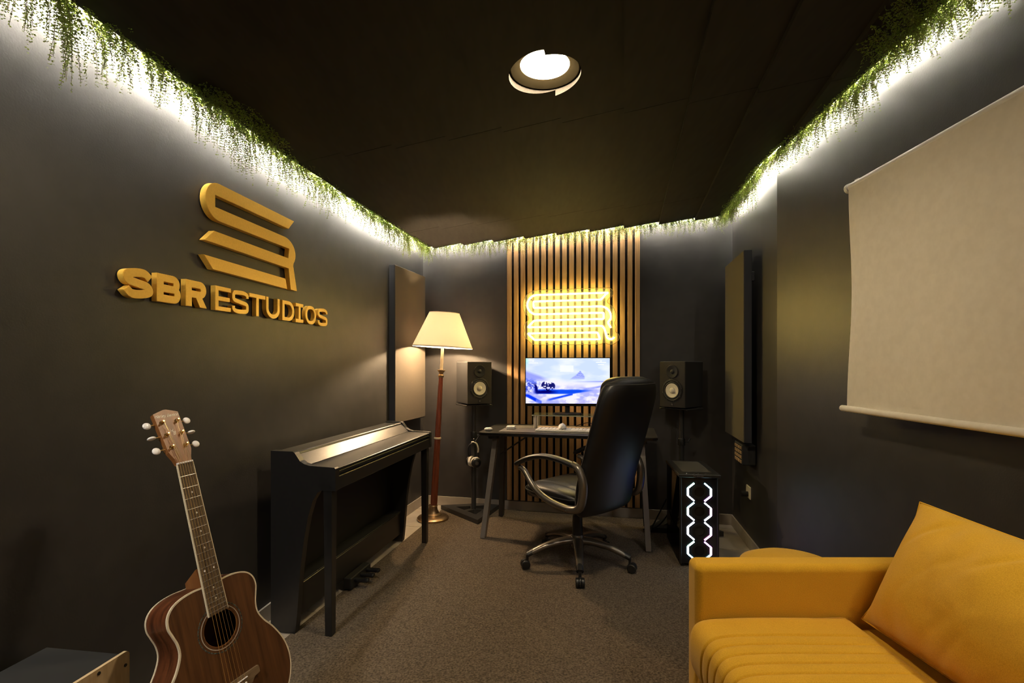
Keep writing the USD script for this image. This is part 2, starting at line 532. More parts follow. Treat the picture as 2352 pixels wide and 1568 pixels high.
def clump_roots(cx, cy, ax, hw, hl, n, lo, hi, drop):
    """patch lying under the ceiling: centre, unit axis, half width, half length"""
    ax = np.array(ax)
    nr = np.array([ax[1], -ax[0]])
    t = rng.uniform(-1, 1, n)
    w = rng.uniform(-1, 1, n)
    XY = np.array([cx, cy]) + ax * (t * hl)[:, None] + nr * (w * hw * (1 - .35 * np.abs(t)))[:, None]
    Z = np.array([zmean(x @ e2) for x in XY]) - drop * rng.uniform(.6, 1.4, n)
    return np.c_[XY, Z], rng.uniform(lo, hi, n), np.tile(nr, (n, 1))


greenery('greenery_clump', 'dark bushy patch of artificial fern spilling onto the ceiling at left', *clump_roots(-1.12, 2.03, (.138, .99), .085, .23, 230, .03, .09, .016))
greenery('greenery_clump', 'large dark patch of artificial fern on the ceiling at the upper right', *clump_roots(1.30, 1.50, (.035, 1.0), .13, .28, 420, .03, .10, .016))

# ------------------------------------------------------------------ wall sign
dl_ = np.array(LK_) - np.array(L0)
dl_ /= np.linalg.norm(dl_)
nl = np.array([dl_[1], -dl_[0]])
SIGN = mat4((*L0, 0), (*dl_, 0), (0, 0, 1), (*nl, 0))     # x along wall, y up, z out of the wall
ba = np.linspace(PI / 2, 3 * PI / 2, 22)
lb = [(3.602 + .078 * math.cos(a), 1.9245 + .0775 * math.sin(a)) for a in ba]
rb = [(4.06 + .0965 * math.cos(a), 1.824 + .0765 * math.sin(a)) for a in np.linspace(PI / 2, -.62, 16)]
logo_a = Polygon([(4.144, 2.002), (4.094, 1.949), (3.578, 1.949), (3.578, 1.900), ] + rb + [(4.136, 1.766), (4.170, 1.640), (4.114, 1.640), (4.094, 1.746), (3.519, 1.750), (3.572, 1.800), (4.094, 1.798), (4.099, 1.848), ] + lb[::-1])
logo_b = Polygon([(3.5145, 1.691), (4.067, 1.689), (4.082, 1.638), (3.5645, 1.641)])


def signpart(poly, th=.026, off=.004):
    m = prism(poly.buffer(-.0012).buffer(.0), off, off + th)
    m2 = prism(poly, off, off + th - .0012)
    return tf(cat(m, m2), SIGN)


wl = thing('wall_logo', 'gold raised ribbon emblem of folded bars on the dark wall', 'wall sign')
obj('ribbon', signpart(logo_a if logo_a.is_valid else logo_a.buffer(0)), GOLDP, wl)
obj('bar', signpart(logo_b), GOLDP, wl)


def stroke(pts, t, cap=2):
    return LineString(pts).buffer(t / 2, cap_style=cap, join_style=1, quad_segs=8)


def letter(ch, w, h, t):
    t2 = t * .92
    if ch == 'S':
        r = t / 2
        P = [(w - r * .9, .71 * h), (w - r * 1.25, h - r * 1.75), (w * .70, h - r * .98), (w * .46, h - r), (r * 1.6, h - r * 1.5), (r * 1.02, .70 * h), (r * 1.7, .565 * h), (w * .5, .5 * h), (w - r * 1.7, .435 * h), (w - r * 1.02, .29 * h), (w - r * 1.6, r * 1.5), (w * .54, r), (w * .28, r * .98), (r * 1.2, r * 1.75), (r * .9, .30 * h)]
        return stroke(spline(P, 6), t)
    if ch in 'BRD':
        stem = sbox(0, 0, t, h)

        def bowl(y0, y1, x1):
            rr = min((y1 - y0) / 2, x1 * .5) * .98
            o = sbox(0, y0, x1 - rr, y1).union(rrect(x1 - 2 * rr, x1, y0, y1, rr * .999, 8))
            i = sbox(t, y0 + t2, x1 - rr, y1 - t2)
            ri = max((y1 - y0) / 2 - t2, .002)
            i = i.union(rrect(x1 - t - 2 * ri, x1 - t, y0 + t2, y1 - t2, ri * .999, 8)) if x1 - t - 2 * ri > 0 else sbox(t, y0 + t2, x1 - t, y1 - t2)
            return o.difference(i)
        if ch == 'D':
            return stem.union(bowl(0, h, w))
        if ch == 'B':
            return unary_union([stem, bowl(h * .5 - t2 * .5, h, w * .96), bowl(0, h * .5 + t2 * .5, w)])
        leg = Polygon([(w * .40, h * .46), (w * .40 + t * 1.15, h * .46), (w, 0), (w - t * 1.25, 0)])
        return unary_union([stem, bowl(h * .40 - t2 * .2, h, w * .97), leg])
    if ch == 'E':
        return unary_union([sbox(0, 0, t, h), sbox(0, 0, w, t2), sbox(0, h - t2, w, h), sbox(0, h / 2 - t2 / 2, w * .93, h / 2 + t2 / 2)])
    if ch == 'T':
        return unary_union([sbox(0, h - t2, w, h), sbox(w / 2 - t / 2, 0, w / 2 + t / 2, h)])
    if ch == 'I':
        return unary_union([sbox(0, h - t2, w, h), sbox(0, 0, w, t2), sbox(w / 2 - t / 2, 0, w / 2 + t / 2, h)])
    if ch == 'U':
        r = (w - t) / 2
        return stroke([(t / 2, h)] + [(t / 2 + r - r * math.cos(a), t / 2 + r * .8 - r * .8 * math.sin(a)) for a in np.linspace(0, PI, 17)] + [(w - t / 2, h)], t)
    if ch == 'O':
        o = rrect(0, w, 0, h, min(w, h) * .47, 10)
        return o.difference(rrect(t, w - t, t2, h - t2, min(w - 2 * t, h - 2 * t2) * .46, 10))


wt = thing('wall_lettering', 'row of gold raised letters on the dark wall under the emblem', 'wall sign')
for ch, s0, w, t in (('S', 3.166, .118, .029), ('B', 3.2987, .1065, .030), ('R', 3.4291, .108, .030), ('E', 3.5832, .092, .019), ('S', 3.683, .108, .0185), ('T', 3.7944, .1165, .0195), ('U', 3.9159, .109, .0195), ('D', 4.046, .106, .0195), ('I', 4.1646, .0735, .0195), ('O', 4.257, .111, .0195), ('S', 4.387, .108, .0185)):
    g = affinity.translate(letter(ch, w, .1015, t), s0, 1.477)
    obj('letter', signpart(g, .022), GOLDP, wt, label=f'raised gold letter {ch}')

# ------------------------------------------------------------------ slatted panel and neon sign on the back wall
db = np.array(BR) - np.array(BL)
db /= np.linalg.norm(db)
nb = np.array([db[1], -db[0]])
BACK = mat4((*BL, 0), (*db, 0), (0, 0, 1), (*nb, 0))      # x along wall, y up, z out of the wall


def bk(m):
    return tf(m, BACK)


sp = thing('slat_panel', 'tall oak slat panel on black felt behind the desk', 'wall panel')
obj('felt_backing', bk(bx(.776, 1.862, .0945, 2.36, .001, .012)), FELT, sp)
for i in range(19):
    s0 = .785 + i * .05925
    obj('slat', bk(bx(s0, s0 + .0385, .094, 2.36, .0115, .032, .0015)), SLATW, sp)

ns = thing('neon_sign', 'yellow neon ribbon sign glowing on clear acrylic over the slats', 'neon sign')
arc = lambda cx, cy, rx, ry, a0, a1, n=14: [(cx + rx * math.cos(a), cy + ry * math.sin(a)) for a in np.linspace(a0, a1, n)]


def rounded(pts, r=.012, n=5):
    P = np.array(pts, float)
    out = [P[0]]
    for i in range(1, len(P) - 1):
        a, b, c = P[i - 1], P[i], P[i + 1]
        d1, d2 = np.linalg.norm(a - b), np.linalg.norm(c - b)
        rr = min(r, d1 * .45, d2 * .45)
        p, q = b + (a - b) / d1 * rr, b + (c - b) / d2 * rr
        for t in np.linspace(0, 1, n):
            out.append((1 - t) ** 2 * p + 2 * t * (1 - t) * b + t * t * q)
    out.append(P[-1])
    return np.array(out)


pa = rounded([(1.622, 1.7365 + .092), (1.641, 1.837), (1.6, 1.8365)] + arc(1.052, 1.755, .081, .081, PI / 2, 1.5 * PI) + [(1.604, 1.6745), (1.604, 1.624), (1.031, 1.623), (.974, 1.567), (1.5918, 1.569), (1.609, 1.546), (1.631, 1.470), (1.652, 1.4585), (1.672, 1.460), (1.687, 1.475)], .012)
pb = rounded([(1.622, 1.8285), (1.584, 1.782), (1.023, 1.7828), (1.0245, 1.7286), (1.575, 1.727)] + arc(1.575, 1.643, .086, .084, PI / 2.05, -.25, 10) + [(1.636, 1.5957), (1.6604, 1.553)], .012)
pc = [(1.02, 1.5155), (1.5548, 1.5147), (1.5745, 1.4594), (1.0311, 1.4606), (.975, 1.5155), (1.02, 1.5155)]
pc = rounded(pc, .010)
for P in (pa, pb, pc):
    obj('neon_tube', bk(tube(np.c_[P, np.full(len(P), .076)], .0064, 8)), NEON, ns)
outline = unary_union([LineString(P).buffer(.042) for P in (pa, pb, pc)]).buffer(.02).buffer(-.02)
outline = Polygon(outline.exterior if outline.geom_type == 'Polygon' else max(outline.geoms, key=lambda g: g.area).exterior)
obj('acrylic_back', bk(prism(outline, .062, .067)), ACRYL, ns, smooth=False)
edge = np.array(outline.exterior.coords)[:-1]
edge = edge[:: max(1, len(edge) // 160)]
obj('acrylic_edge', bk(tube(np.c_[edge, np.full(len(edge), .0645)], .0024, 5, closed=True)), plain('acrylic_edge_tint', (.16, .12, .05), .3), ns)
for s, z in ((1.0, 1.80), (1.0, 1.50), (1.66, 1.80), (1.64, 1.50)):
    obj('standoff', bk(tf(trimesh.creation.cylinder(.006, .036, sections=12), mat4((s, z, .0505), (1, 0, 0), (0, 1, 0), (0, 0, 1)))), CHROME, ns)

# ------------------------------------------------------------------ acoustic panels
def frame_panel(name, label, P0, d, L, z0, z1, th):
    """P0 nearest front corner, d unit plan direction of its long side, front faces the room."""
    d = np.array(d)
    return P0, d


t = thing('sound_absorber', 'tall brown fabric acoustic panel on the wall behind the floor lamp', 'acoustic panel')
d = np.array([.27, 1.0])
d /= np.linalg.norm(d)
nn = np.array([d[1], -d[0]])
Mx = mat4((-.895, 3.80, 0), (*d, 0), (*(-nn), 0), (0, 0, 1))
obj('frame', tf(bx(0, .54, .004, .088, .80, 2.02, .003), Mx), PANELS, t)
obj('fabric_front', tf(bx(.003, .537, 0, .005, .803, 2.017, .002), Mx), PANELF, t)
t = thing('sound_absorber', 'tall dark acoustic panel on the right wall beyond the projector screen', 'acoustic panel')
d = np.array([.2087, 1.0])
d /= np.linalg.norm(d)
nn = np.array([-d[1], d[0]])
Mx = mat4((1.483, 3.178, 0), (*d, 0), (*(-nn), 0), (0, 0, 1))
obj('frame', tf(bx(0, .55, .004, .05, .749, 1.987, .003), Mx), PANELS, t)
obj('fabric_front', tf(bx(.003, .547, 0, .005, .752, 1.984, .002), Mx), noisy('panel_fabric_olive', (.10, .085, .05), (.13, .11, .07), 300, .9, .2, 600, dist=.0008), t)
for s in (.08, .47):
    obj('wall_bracket', tf(bx(s, s + .04, .05, .0865, 1.80, 1.86), Mx), BLACKMET, t)

# box with lattice front and wall socket under the right panel
Mx = mat4((1.4965, 3.237, 0), (*d, 0), (*(-nn), 0), (0, 0, 1))
t = thing('wall_box', 'small black box with a lattice front on the wall under the right panel', 'box')
obj('body', tf(bx(0, .205, .004, .0875, .597, .7275, .004), Mx), BLACKM, t)
gl = [tf(bx(.012 + i * .047, .012 + i * .047 + .034, -.0005, .005, .606 + j * .030, .606 + j * .030 + .019, .001), Mx) for i in range(4) for j in range(4)]
for g in gl:
    obj('lattice_cell', g, plain('lattice_tan', (.34, .22, .12), .5) if not stage.GetPrimAtPath(LK + 'lattice_tan') else UsdShade.Material.Get(stage, LK + 'lattice_tan'), t, smooth=False)
t = thing('wall_socket', 'white wall socket with a plug low on the right wall', 'socket')
Mx = mat4((1.6105, 3.36, 0), (*d, 0), (*(-nn), 0), (0, 0, 1))
obj('plate', tf(rbx(0, .105, .000, .0125, .335, .42, .006), Mx), OFFW, t)
obj('plug', tf(cyl((.05, .002, .365), (.05, -.045, .365), .018, 16), Mx), BLACKP, t)

# ------------------------------------------------------------------ projector screen on the right wall
ps = thing('projector_screen', 'cream roll-down projector screen hanging on the dark right wall', 'projector screen')


def scr(y, off=0.):
    return 1.404 + .035 * (y - 2.068) - off


Y0, Y1, ZT, ZB = 2.068, .28, 1.986, 1.075


def fab(u, v):
    y = Y0 + (Y1 - Y0) * u
    z = ZT - (ZT - ZB) * v
    edge_curl = .016 * math.exp(-((u) / .02) ** 2) * math.sin(v * PI) ** 2
    y -= .010 * math.exp(-(u / .012) ** 2) * v * v
    return (scr(y, .002 + .012 * v * v + .0035 * math.sin(u * 17 + v * 3) * v - edge_curl), y, z)


fb = grid_surface(fab, 90, 24)
back = fb.copy()
back.vertices += [.0012, 0, 0]
back.faces = back.faces[:, ::-1]
obj('fabric', cat(fb, back), SCREENF, ps, smooth=True)
obj('roller_tube', tube([(scr(y) + .012, y, ZT + .006) for y in np.linspace(Y0 + .008, Y1 - .01, 4)], .016, 16), WHITEP, ps)
obj('end_cap', cyl((scr(Y0) + .012, Y0 + .006, ZT + .004), (scr(Y0) + .012, Y0 + .022, ZT + .004), .020, 18), WHITEP, ps)
obj('end_cap', cyl((scr(Y1) + .012, Y1 - .022, ZT + .004), (scr(Y1) + .012, Y1 - .006, ZT + .004), .020, 18), WHITEP, ps)
for y in (Y0 - .03, Y1 + .03):
    obj('wall_bracket', bx(scr(y) + .01, 1.511 - .035 * (2.83 - y) + .0005, y - .012, y + .012, ZT + .010, ZT + .028), WHITEP, ps)
obj('bottom_bar', tube([(scr(y, .014), y, ZB - .006) for y in np.linspace(Y0 + .022, Y1 - .02, 4)], .013, 14), SCREENF, ps)

# ------------------------------------------------------------------ digital piano
PA = mat4((-1.128, 2.321, .0062), (.1875, .9823, 0), (.9823, -.1875, 0), (0, 0, 1))   # x along, y depth into the room, z up
pn = thing('digital_piano', 'closed black digital piano standing along the left wall', 'piano')


def pf(m):
    return tf(m, PA)


prof = [(0, .0), (.126, .0), (.137, .095), (.153, .30), (.172, .44), (.192, .545), (.216, .62), (.240, .658), (.258, .669), (.330, .669), (.330, .770), (.324, .776), (.200, .780), (.172, .787), (.150, .800), (.136, .820), (.122, .838), (.112, .843), (0, .843)]
side = Polygon(prof)


def xprism(poly, x0, x1):
    m = prism(poly, 0, x1 - x0)
    V = np.c_[m.vertices[:, 2] + x0, m.vertices[:, 0], m.vertices[:, 1]]
    return trimesh.Trimesh(V, m.faces, process=True)


LEN = 1.262
for x0 in (0, LEN - .034):
    obj('side_panel', pf(xprism(side.buffer(-.001).buffer(.001), x0, x0 + .034)), PIANO, pn)
for x0 in (.002, LEN - .046):
    m = bx(x0, x0 + .044, .268, .312, 0, .669, .002)
    V = m.vertices.copy()
    k = (1 - V[:, 2] / .669)
    V[:, 0] = (V[:, 0] - x0 - .022) * (1 - .22 * k) + x0 + .022
    V[:, 1] = (V[:, 1] - .29) * (1 - .22 * k) + .29
    obj('leg', pf(trimesh.Trimesh(V, m.faces)), PIANO, pn)
xi0, xi1 = .034, LEN - .034
obj('top_board', pf(xprism(Polygon([(.0, .818), (.004, .836), (.112, .838), (.118, .834), (.121, .826), (.117, .818)]), xi0, xi1)), PIANO, pn)
obj('slope_panel', pf(xprism(Polygon([(.115, .818), (.121, .825), (.172, .778), (.168, .772)]), xi0, xi1)), PIANO, pn)
obj('key_lid', pf(xprism(Polygon([(.172, .757), (.172, .776), (.320, .772), (.327, .768), (.327, .760), (.322, .757)]), xi0, xi1)), PIANO, pn)
obj('lid_lip', pf(bx(xi0, xi1, .319, .3255, .744, .7545, .002)), PIANO, pn)
obj('key_slip', pf(bx(xi0, xi1, .300, .3265, .669, .731, .0025)), PIANO, pn)
obj('key_bed', pf(bx(xi0, xi1, .05, .306, .672, .756, .002)), PIANOIN, pn)
obj('back_panel', pf(bx(xi0, xi1, .012, .030, .10, .82, .002)), PIANOIN, pn)
obj('lower_board', pf(bx(xi0, xi1, .098, .116, .055, .205, .002)), PIANO, pn)
obj('lower_ledge', pf(bx(xi0, xi1, .03, .116, .2055, .213, .002)), PIANOIN, pn)
pu = .56
obj('pedal_box', pf(rbx(pu - .115, pu + .115, .116, .165, .006, .070, .008)), PIANOIN, pn)
for k in (-1, 0, 1):
    pm = rbx(pu + k * .068 - .016, pu + k * .068 + .016, .150, .245, .036, .058, .0105)
    obj('pedal', pf(pm), BLACKG, pn)
obj('lid_groove', pf(bx(xi0, xi1, .1715, .1735, .7765, .778, .0004)), BLACKM, pn)

# ------------------------------------------------------------------ floor lamp
LB = np.array([-.640, 4.02])
lamp = thing('floor_lamp', 'leaning floor lamp with cream cone shade and red-brown pole in the corner', 'floor lamp', (*LB, .0005))
LT = np.eye(4)
# the column leans a little to the right
lean = math.radians(3.2)
LT[:3, :3] = [[math.cos(lean), 0, math.sin(lean)], [0, 1, 0], [-math.sin(lean), 0, math.cos(lean)]]
obj('base', lathe([(0, 0), (.124, 0), (.128, .006), (.128, .018), (.120, .026), (.098, .034), (.072, .038), (.068, .046), (.050, .056), (.038, .078), (.034, .105), (.038, .112), (.034, .120), (.0, .120)], 40), BRASS, lamp)
lp = lambda m: tf(m, LT)
obj('lower_pole', lp(lathe([(0, .110), (.024, .110), (.024, .118), (.028, .128), (.027, .40), (.024, .655), (0, .655)], 24)), REDWOOD, lamp)
obj('collar', lp(lathe([(0, .652), (.027, .652), (.030, .657), (.030, .662), (.025, .668), (0, .668)], 24)), CREAM, lamp)
obj('upper_pole', lp(lathe([(0, .664), (.022, .664), (.0225, .80), (.019, 1.02), (.017, 1.155), (0, 1.155)], 24)), REDWOOD, lamp)
obj('neck_cup', lp(lathe([(0, 1.15), (.019, 1.15), (.024, 1.158), (.024, 1.168), (.017, 1.176), (.017, 1.184), (.026, 1.200), (.031, 1.206), (.031, 1.212), (.012, 1.212), (0, 1.212)], 24)), BRASS, lamp)
obj('candle_tube', lp(lathe([(0, 1.20), (.0125, 1.20), (.0125, 1.43), (0, 1.43)], 18)), CREAM, lamp)
sh = [(.243, 1.395), (.122, 1.672)]
shm = lathe([(.243, 1.395), (.2415, 1.395), (.1205, 1.672), (.122, 1.672), (.243, 1.395)], 48)
obj('lamp_shade', lp(shm), SHADE, lamp)
obj('shade_trim', lp(lathe([(.2405, 1.393), (.2445, 1.393), (.2435, 1.400), (.2400, 1.400), (.2405, 1.393)], 48)), OFFW, lamp)
obj('shade_trim', lp(lathe([(.1195, 1.669), (.1225, 1.669), (.1225, 1.675), (.1195, 1.675), (.1195, 1.669)], 48)), OFFW, lamp)
obj('shade_spokes', lp(cat([cyl((.012 * math.cos(a), .012 * math.sin(a), 1.600), (.120 * math.cos(a), .120 * math.sin(a), 1.668), .002, 6) for a in (0, 2.09, 4.19)], cyl((0, 0, 1.43), (0, 0, 1.452), .014, 12))), BRASS, lamp)
bb = trimesh.creation.icosphere(2, .030)
bb.apply_translation((0, 0, 1.482))
obj('bulb', lp(bb), BULB, lamp, smooth=True)

# ------------------------------------------------------------------ desk and what stands on it
DK = mat4((-.249, 3.574, 0), (.974, -.226, 0), (.226, .974, 0), (0, 0, 1))   # x along front edge, y to the back


def dk(m):
    return tf(m, DK)


DZ = .765
desk = thing('desk', 'black desk on splayed metal legs before the slat panel', 'desk')
obj('desktop', dk(prism(rrect(0, 1.25, 0, .56, .045, 6), DZ - .022, DZ)), DESKT, desk)
obj('edge_strip', dk(prism(rrect(-.0015, 1.2515, -.0015, .5615, .0465, 6).difference(rrect(.003, 1.247, .003, .557, .042, 6)), DZ - .016, DZ - .006)), BLACKG, desk)


def leg_bar(p, q, w, dpt):
    p, q = np.array(p, float), np.array(q, float)
    P = []
    for c, k in ((p, 1), (q, 1)):
        for sx in (-1, 1):
            for sy in (-1, 1):
                P.append(c + [sx * w / 2, sy * dpt / 2, 0])
    return trimesh.convex.convex_hull(np.array(P))


for x0, xb in ((.10, .04), (1.15, 1.19)):
    obj('leg', dk(leg_bar((x0, .15, DZ - .045), (xb, .015, .012), .035, .055)), GREYLEG, desk)
    obj('leg', dk(leg_bar((x0, .37, DZ - .045), (xb, .545, .012), .035, .055)), BLACKMET, desk)
    for yy in (.015, .545):
        obj('foot', dk(cyl((xb, yy, .0065), (xb, yy, .02), .016, 12)), BLACKP, desk)
    obj('top_bracket', dk(bx(x0 - .03, x0 + .03, .04, .52, DZ - .05, DZ - .0225)), BLACKMET, desk)
    sx = 1 if x0 < .5 else -1
    obj('brace', dk(leg_bar((x0, .26, DZ - .20), (x0 + sx * .22, .26, DZ - .05), .02, .02)), BLACKMET, desk)
obj('rear_rail', dk(bx(.10, 1.15, .37, .40, DZ - .055, DZ - .023)), BLACKMET, desk)
obj('cable_hook', dk(tube(spline([(.0, .06, DZ - .03), (-.02, .05, DZ - .06), (-.03, .03, DZ - .07), (-.035, .02, DZ - .05)], 4), .005, 6)), BLACKMET, desk)

obj('desk_pad', dk(prism(rrect(.137, .937, .068, .47, .012), DZ + .0003, DZ + .003)), PADM, label='grey-brown fabric desk pad covering most of the desktop', category='desk mat')
rs = thing('monitor_riser', 'clear glass monitor riser on chrome posts on the desk', 'monitor stand')
RZ = .862
RX0, RX1, RY0, RY1 = .338, .938, .305, .50
obj('glass_shelf', dk(prism(rrect(RX0, RX1, RY0, RY1, .02), RZ, RZ + .008)), GLASS, rs, smooth=False)
obj('shelf_edge', dk(prism(rrect(RX0 - .0008, RX1 + .0008, RY0 - .0008, RY1 + .0008, .0205).difference(rrect(RX0 + .0004, RX1 - .0004, RY0 + .0004, RY1 - .0004, .0195)), RZ + .0005, RZ + .0075)), plain('glass_edge', (.34, .36, .31), .2, specular_ior_level=.9), rs)
for x in (RX0 + .025, RX1 - .025):
    for y in (RY0 + .025, RY1 - .025):
        obj('post', dk(cyl((x, y, DZ + .0032), (x, y, RZ - .0005), .0145, 18)), plain('satin_post', (.55, .52, .47), .38, .7) if not stage.GetPrimAtPath(LK + 'satin_post') else UsdShade.Material.Get(stage, LK + 'satin_post'), rs)

# monitor
mo = thing('monitor', 'flat computer monitor showing a blue snowy mountain desktop', 'monitor')
MC = np.array([.602, .405])
MX = mat4((*(DK @ np.array([*MC, 0, 1]))[:2], 0), (.9985, -.055, 0), (.055, .9985, 0), (0, 0, 1))
mm = lambda m: tf(m, MX)
MW, MZ0, MZ1 = .652, .934, 1.306
obj('casing', mm(rbx(-MW / 2, MW / 2, -.004, .030, MZ0, MZ1, .004)), BLACKP, mo)
obj('bezel', mm(cat(bx(-MW / 2 - .001, MW / 2 + .001, -.008, -.003, MZ0 - .001, MZ0 + .019, .001), bx(-MW / 2 - .001, MW / 2 + .001, -.008, -.003, MZ1 - .004, MZ1 + .001, .001), bx(-MW / 2 - .001, -MW / 2 + .004, -.008, -.003, MZ0, MZ1, .001), bx(MW / 2 - .004, MW / 2 + .001, -.008, -.003, MZ0, MZ1, .001))), BLACKG, mo)
NX, NZ = 260, 146
gx = np.linspace(-MW / 2 + .003, MW / 2 - .003, NX)
gz = np.linspace(MZ0 + .018, MZ1 - .003, NZ)
GX, GZ = np.meshgrid(gx, gz)
pts = np.c_[GX.ravel(), np.full(GX.size, -.0055), GZ.ravel()]
idx = np.arange(NX * NZ).reshape(NZ, NX)
Fq = np.vstack([np.c_[idx[:-1, :-1].ravel(), idx[:-1, 1:].ravel(), idx[1:, 1:].ravel()], np.c_[idx[:-1, :-1].ravel(), idx[1:, 1:].ravel(), idx[1:, :-1].ravel()]])


def picture(U, V):
    """snow field, river, frosted trees and a cone mountain; U to the right, V up, both 0..1"""
    f = lambda sx, sy, o=4, s=0: meshkit.fbm(np.stack([U * sx, V * sy, np.zeros_like(U)], -1), o, s)
    C = np.empty(U.shape + (3,))
    cloud = f(4, 5, 4, 1)
    C[:] = np.array([.80, .86, .99]) + (np.clip((cloud - .38) * 2.6, 0, 1))[..., None] * np.array([.15, .10, .0])
    C[:] = C * (1 - .10 * np.clip(.25 - U, 0, 1))[..., None]

    def put(mask, col):
        mask = np.clip(mask, 0, 1)[..., None]
        C[:] = C * (1 - mask) + np.asarray(col) * mask
    n1, n2, n3 = f(9, 11, 5, 7), f(26, 20, 4, 13), f(60, 34, 3, 17)
    # far ridge at left, then the snow field
    put((.745 - .62 * U - V) * 16 * np.clip((.30 - U) * 8, 0, 1) * (V > .5), (.62, .65, .97))
    put((.545 + .02 * np.sin(U * 6) - V) * 9, (.93, .92, 1.0))
    # cone mountain
    mx = U - .648
    top = np.where(mx < 0, .735 + mx * 2.0, .735 - mx * 2.2)
    top = np.where(mx < -.045, .645 + (mx + .045) * 1.30, top) + (n3 - .5) * .02
    body = np.clip((top - V) * 40, 0, 1) * np.clip((V - .525) * 30, 0, 1) * (mx > -.17) * np.clip((.062 - mx) * 60, 0, 1)
    put(body * .9, (.66, .70, .98))
    put(body * np.clip(np.sin(V * 130 + mx * 40 + 7 * n3) * 1.5, 0, 1) * .55 * np.clip((V - .56) * 12, 0, 1), (.40, .46, .90))
    # folds of the snow
    put(np.clip((n1 - .47) * 5, 0, 1) * np.clip((.46 - V) * 6, 0, 1) * .75, (.62, .64, 1.0))
    put(np.clip(1 - np.abs(V - .485 - .02 * (U - .8)) * 45, 0, 1) * np.clip((U - .55) * 3, 0, 1) * .8, (.50, .54, .98))
    put(np.clip(1 - np.abs(V - .38 - .05 * np.sin(U * 7)) * 30, 0, 1) * np.clip((U - .6) * 4, 0, 1) * (.4 + n1), (.45, .50, .99))
    # river
    cy = .262 + .10 * np.clip(U - .52, 0, 1) + .012 * (n1 - .5)
    wid = np.where(U < .55, .058, .058 - .14 * (U - .55))
    put(np.clip((wid - np.abs(V - cy)) * 45, 0, 1) * np.clip((U - .10) * 14, 0, 1) * np.clip((.82 - U) * 6, 0, 1), (.12, .34, .90))
    put(np.clip((.045 - np.abs(V - cy + .008)) * 45, 0, 1) * np.clip((U - .08) * 14, 0, 1) * np.clip((.40 - U) * 8, 0, 1), (.02, .06, .42))
    c2 = .185 - (.50 - U) * .46
    put(np.clip((.034 - np.abs(V - c2)) * 40, 0, 1) * (U < .56) * np.clip((U - .24) * 20, 0, 1) * (V < .22), (.12, .30, .95))
    put(np.clip((.052 - np.abs(V - .13 + .95 * (U - .07))) * 40, 0, 1) * (U < .19) * (V < .2), (.10, .26, .90))
    put(np.clip((n2 - .45) * 4, 0, 1) * np.clip((.19 - V) * 9, 0, 1) * np.clip((U - .36) * 9, 0, 1) * .6, (.70, .68, 1.0))
    put(np.clip((.13 - V) * 14, 0, 1) * np.clip((.28 - np.abs(U - .20)) * 9, 0, 1) * (U > .12) * .55, (.66, .68, 1.0))
    # frosted wood at the left and dark bushes
    put(np.clip((n2 - .46) * 7, 0, 1) * np.clip((.21 - U) * 10, 0, 1) * np.clip((V - .18) * 12, 0, 1) * np.clip((.60 - .4 * U - V) * 12, 0, 1) * .8, (.36, .44, .90))
    put(np.clip((n3 - .50) * 8, 0, 1) * np.clip((.20 - U) * 12, 0, 1) * np.clip((V - .20) * 12, 0, 1) * np.clip((.52 - V) * 12, 0, 1) * .7, (.16, .22, .66))
    put(np.clip((.022 - np.abs(U - .13 + .10 * (V - .3))) * 70, 0, 1) * np.clip((V - .19) * 12, 0, 1) * np.clip((.47 - V) * 12, 0, 1) * (n3 > .40), (.05, .07, .42))
    for bx0, bz, rx, rz in ((.225, .395, .042, .095), (.262, .345, .03, .06), (.305, .385, .052, .095), (.28, .30, .06, .04)):
        rr = 1 - ((U - bx0) / rx) ** 2 - ((V - bz) / rz) ** 2
        put(np.clip(rr * 3, 0, 1) * np.clip((n3 - .42) * 12, 0, 1) * .92, (.07, .08, .33))
    # clock and icons
    put(.75 * (U > .41) * (U < .57) * (V > .70) * (V < .84), (.95, .97, 1.0))
    for ux, uz, w_, h_ in ((.09, .935, .006, .012), (.09, .895, .06, .008), (.895, .935, .006, .012), (.895, .905, .06, .007), (.895, .86, .035, .006)):
        put(.9 * (np.abs(U - ux) < w_) * (np.abs(V - uz) < h_), (.99, 1.0, 1.0))
    put(np.clip((.05 - U) * 20, 0, 1) * np.clip((V - .75) * 5, 0, 1) * .7, (.60, .97, .88))
    return np.clip(C, 0, 1)


colr = picture((GX - gx[0]) / (gx[-1] - gx[0]), (GZ - gz[0]) / (gz[-1] - gz[0])).reshape(-1, 3) ** np.array([2.5, 2.5, 2.1])
colr[:, 2] = np.clip(colr[:, 2] * 1.0, 0, 1)
scrn = usdkit.mesh(stage, numbered(str(mo.GetPath()), 'screen'), mm(trimesh.Trimesh(pts, Fq, process=False)), PICTURE, smooth=False)
UsdGeom.PrimvarsAPI(scrn).CreatePrimvar('paint', Sdf.ValueTypeNames.Color3fArray, 'vertex').Set(Vt.Vec3fArray.FromNumpy(colr.astype(np.float32)))
meta(scrn.GetPrim(), 'glowing screen with snow, river and cone mountain')
obj('stand_neck', mm(bx(-.018, .018, .008, .026, RZ + .014, MZ0 + .05)), BLACKP, mo)
obj('stand_base', mm(tf(lathe([(0, 0), (.11, 0), (.115, .004), (.110, .010), (.03, .015), (0, .015)], 36), mat4((0, .0, RZ + .0086), (1, 0, 0), (0, .62, 0), (0, 0, 1)))), BLACKP, mo)

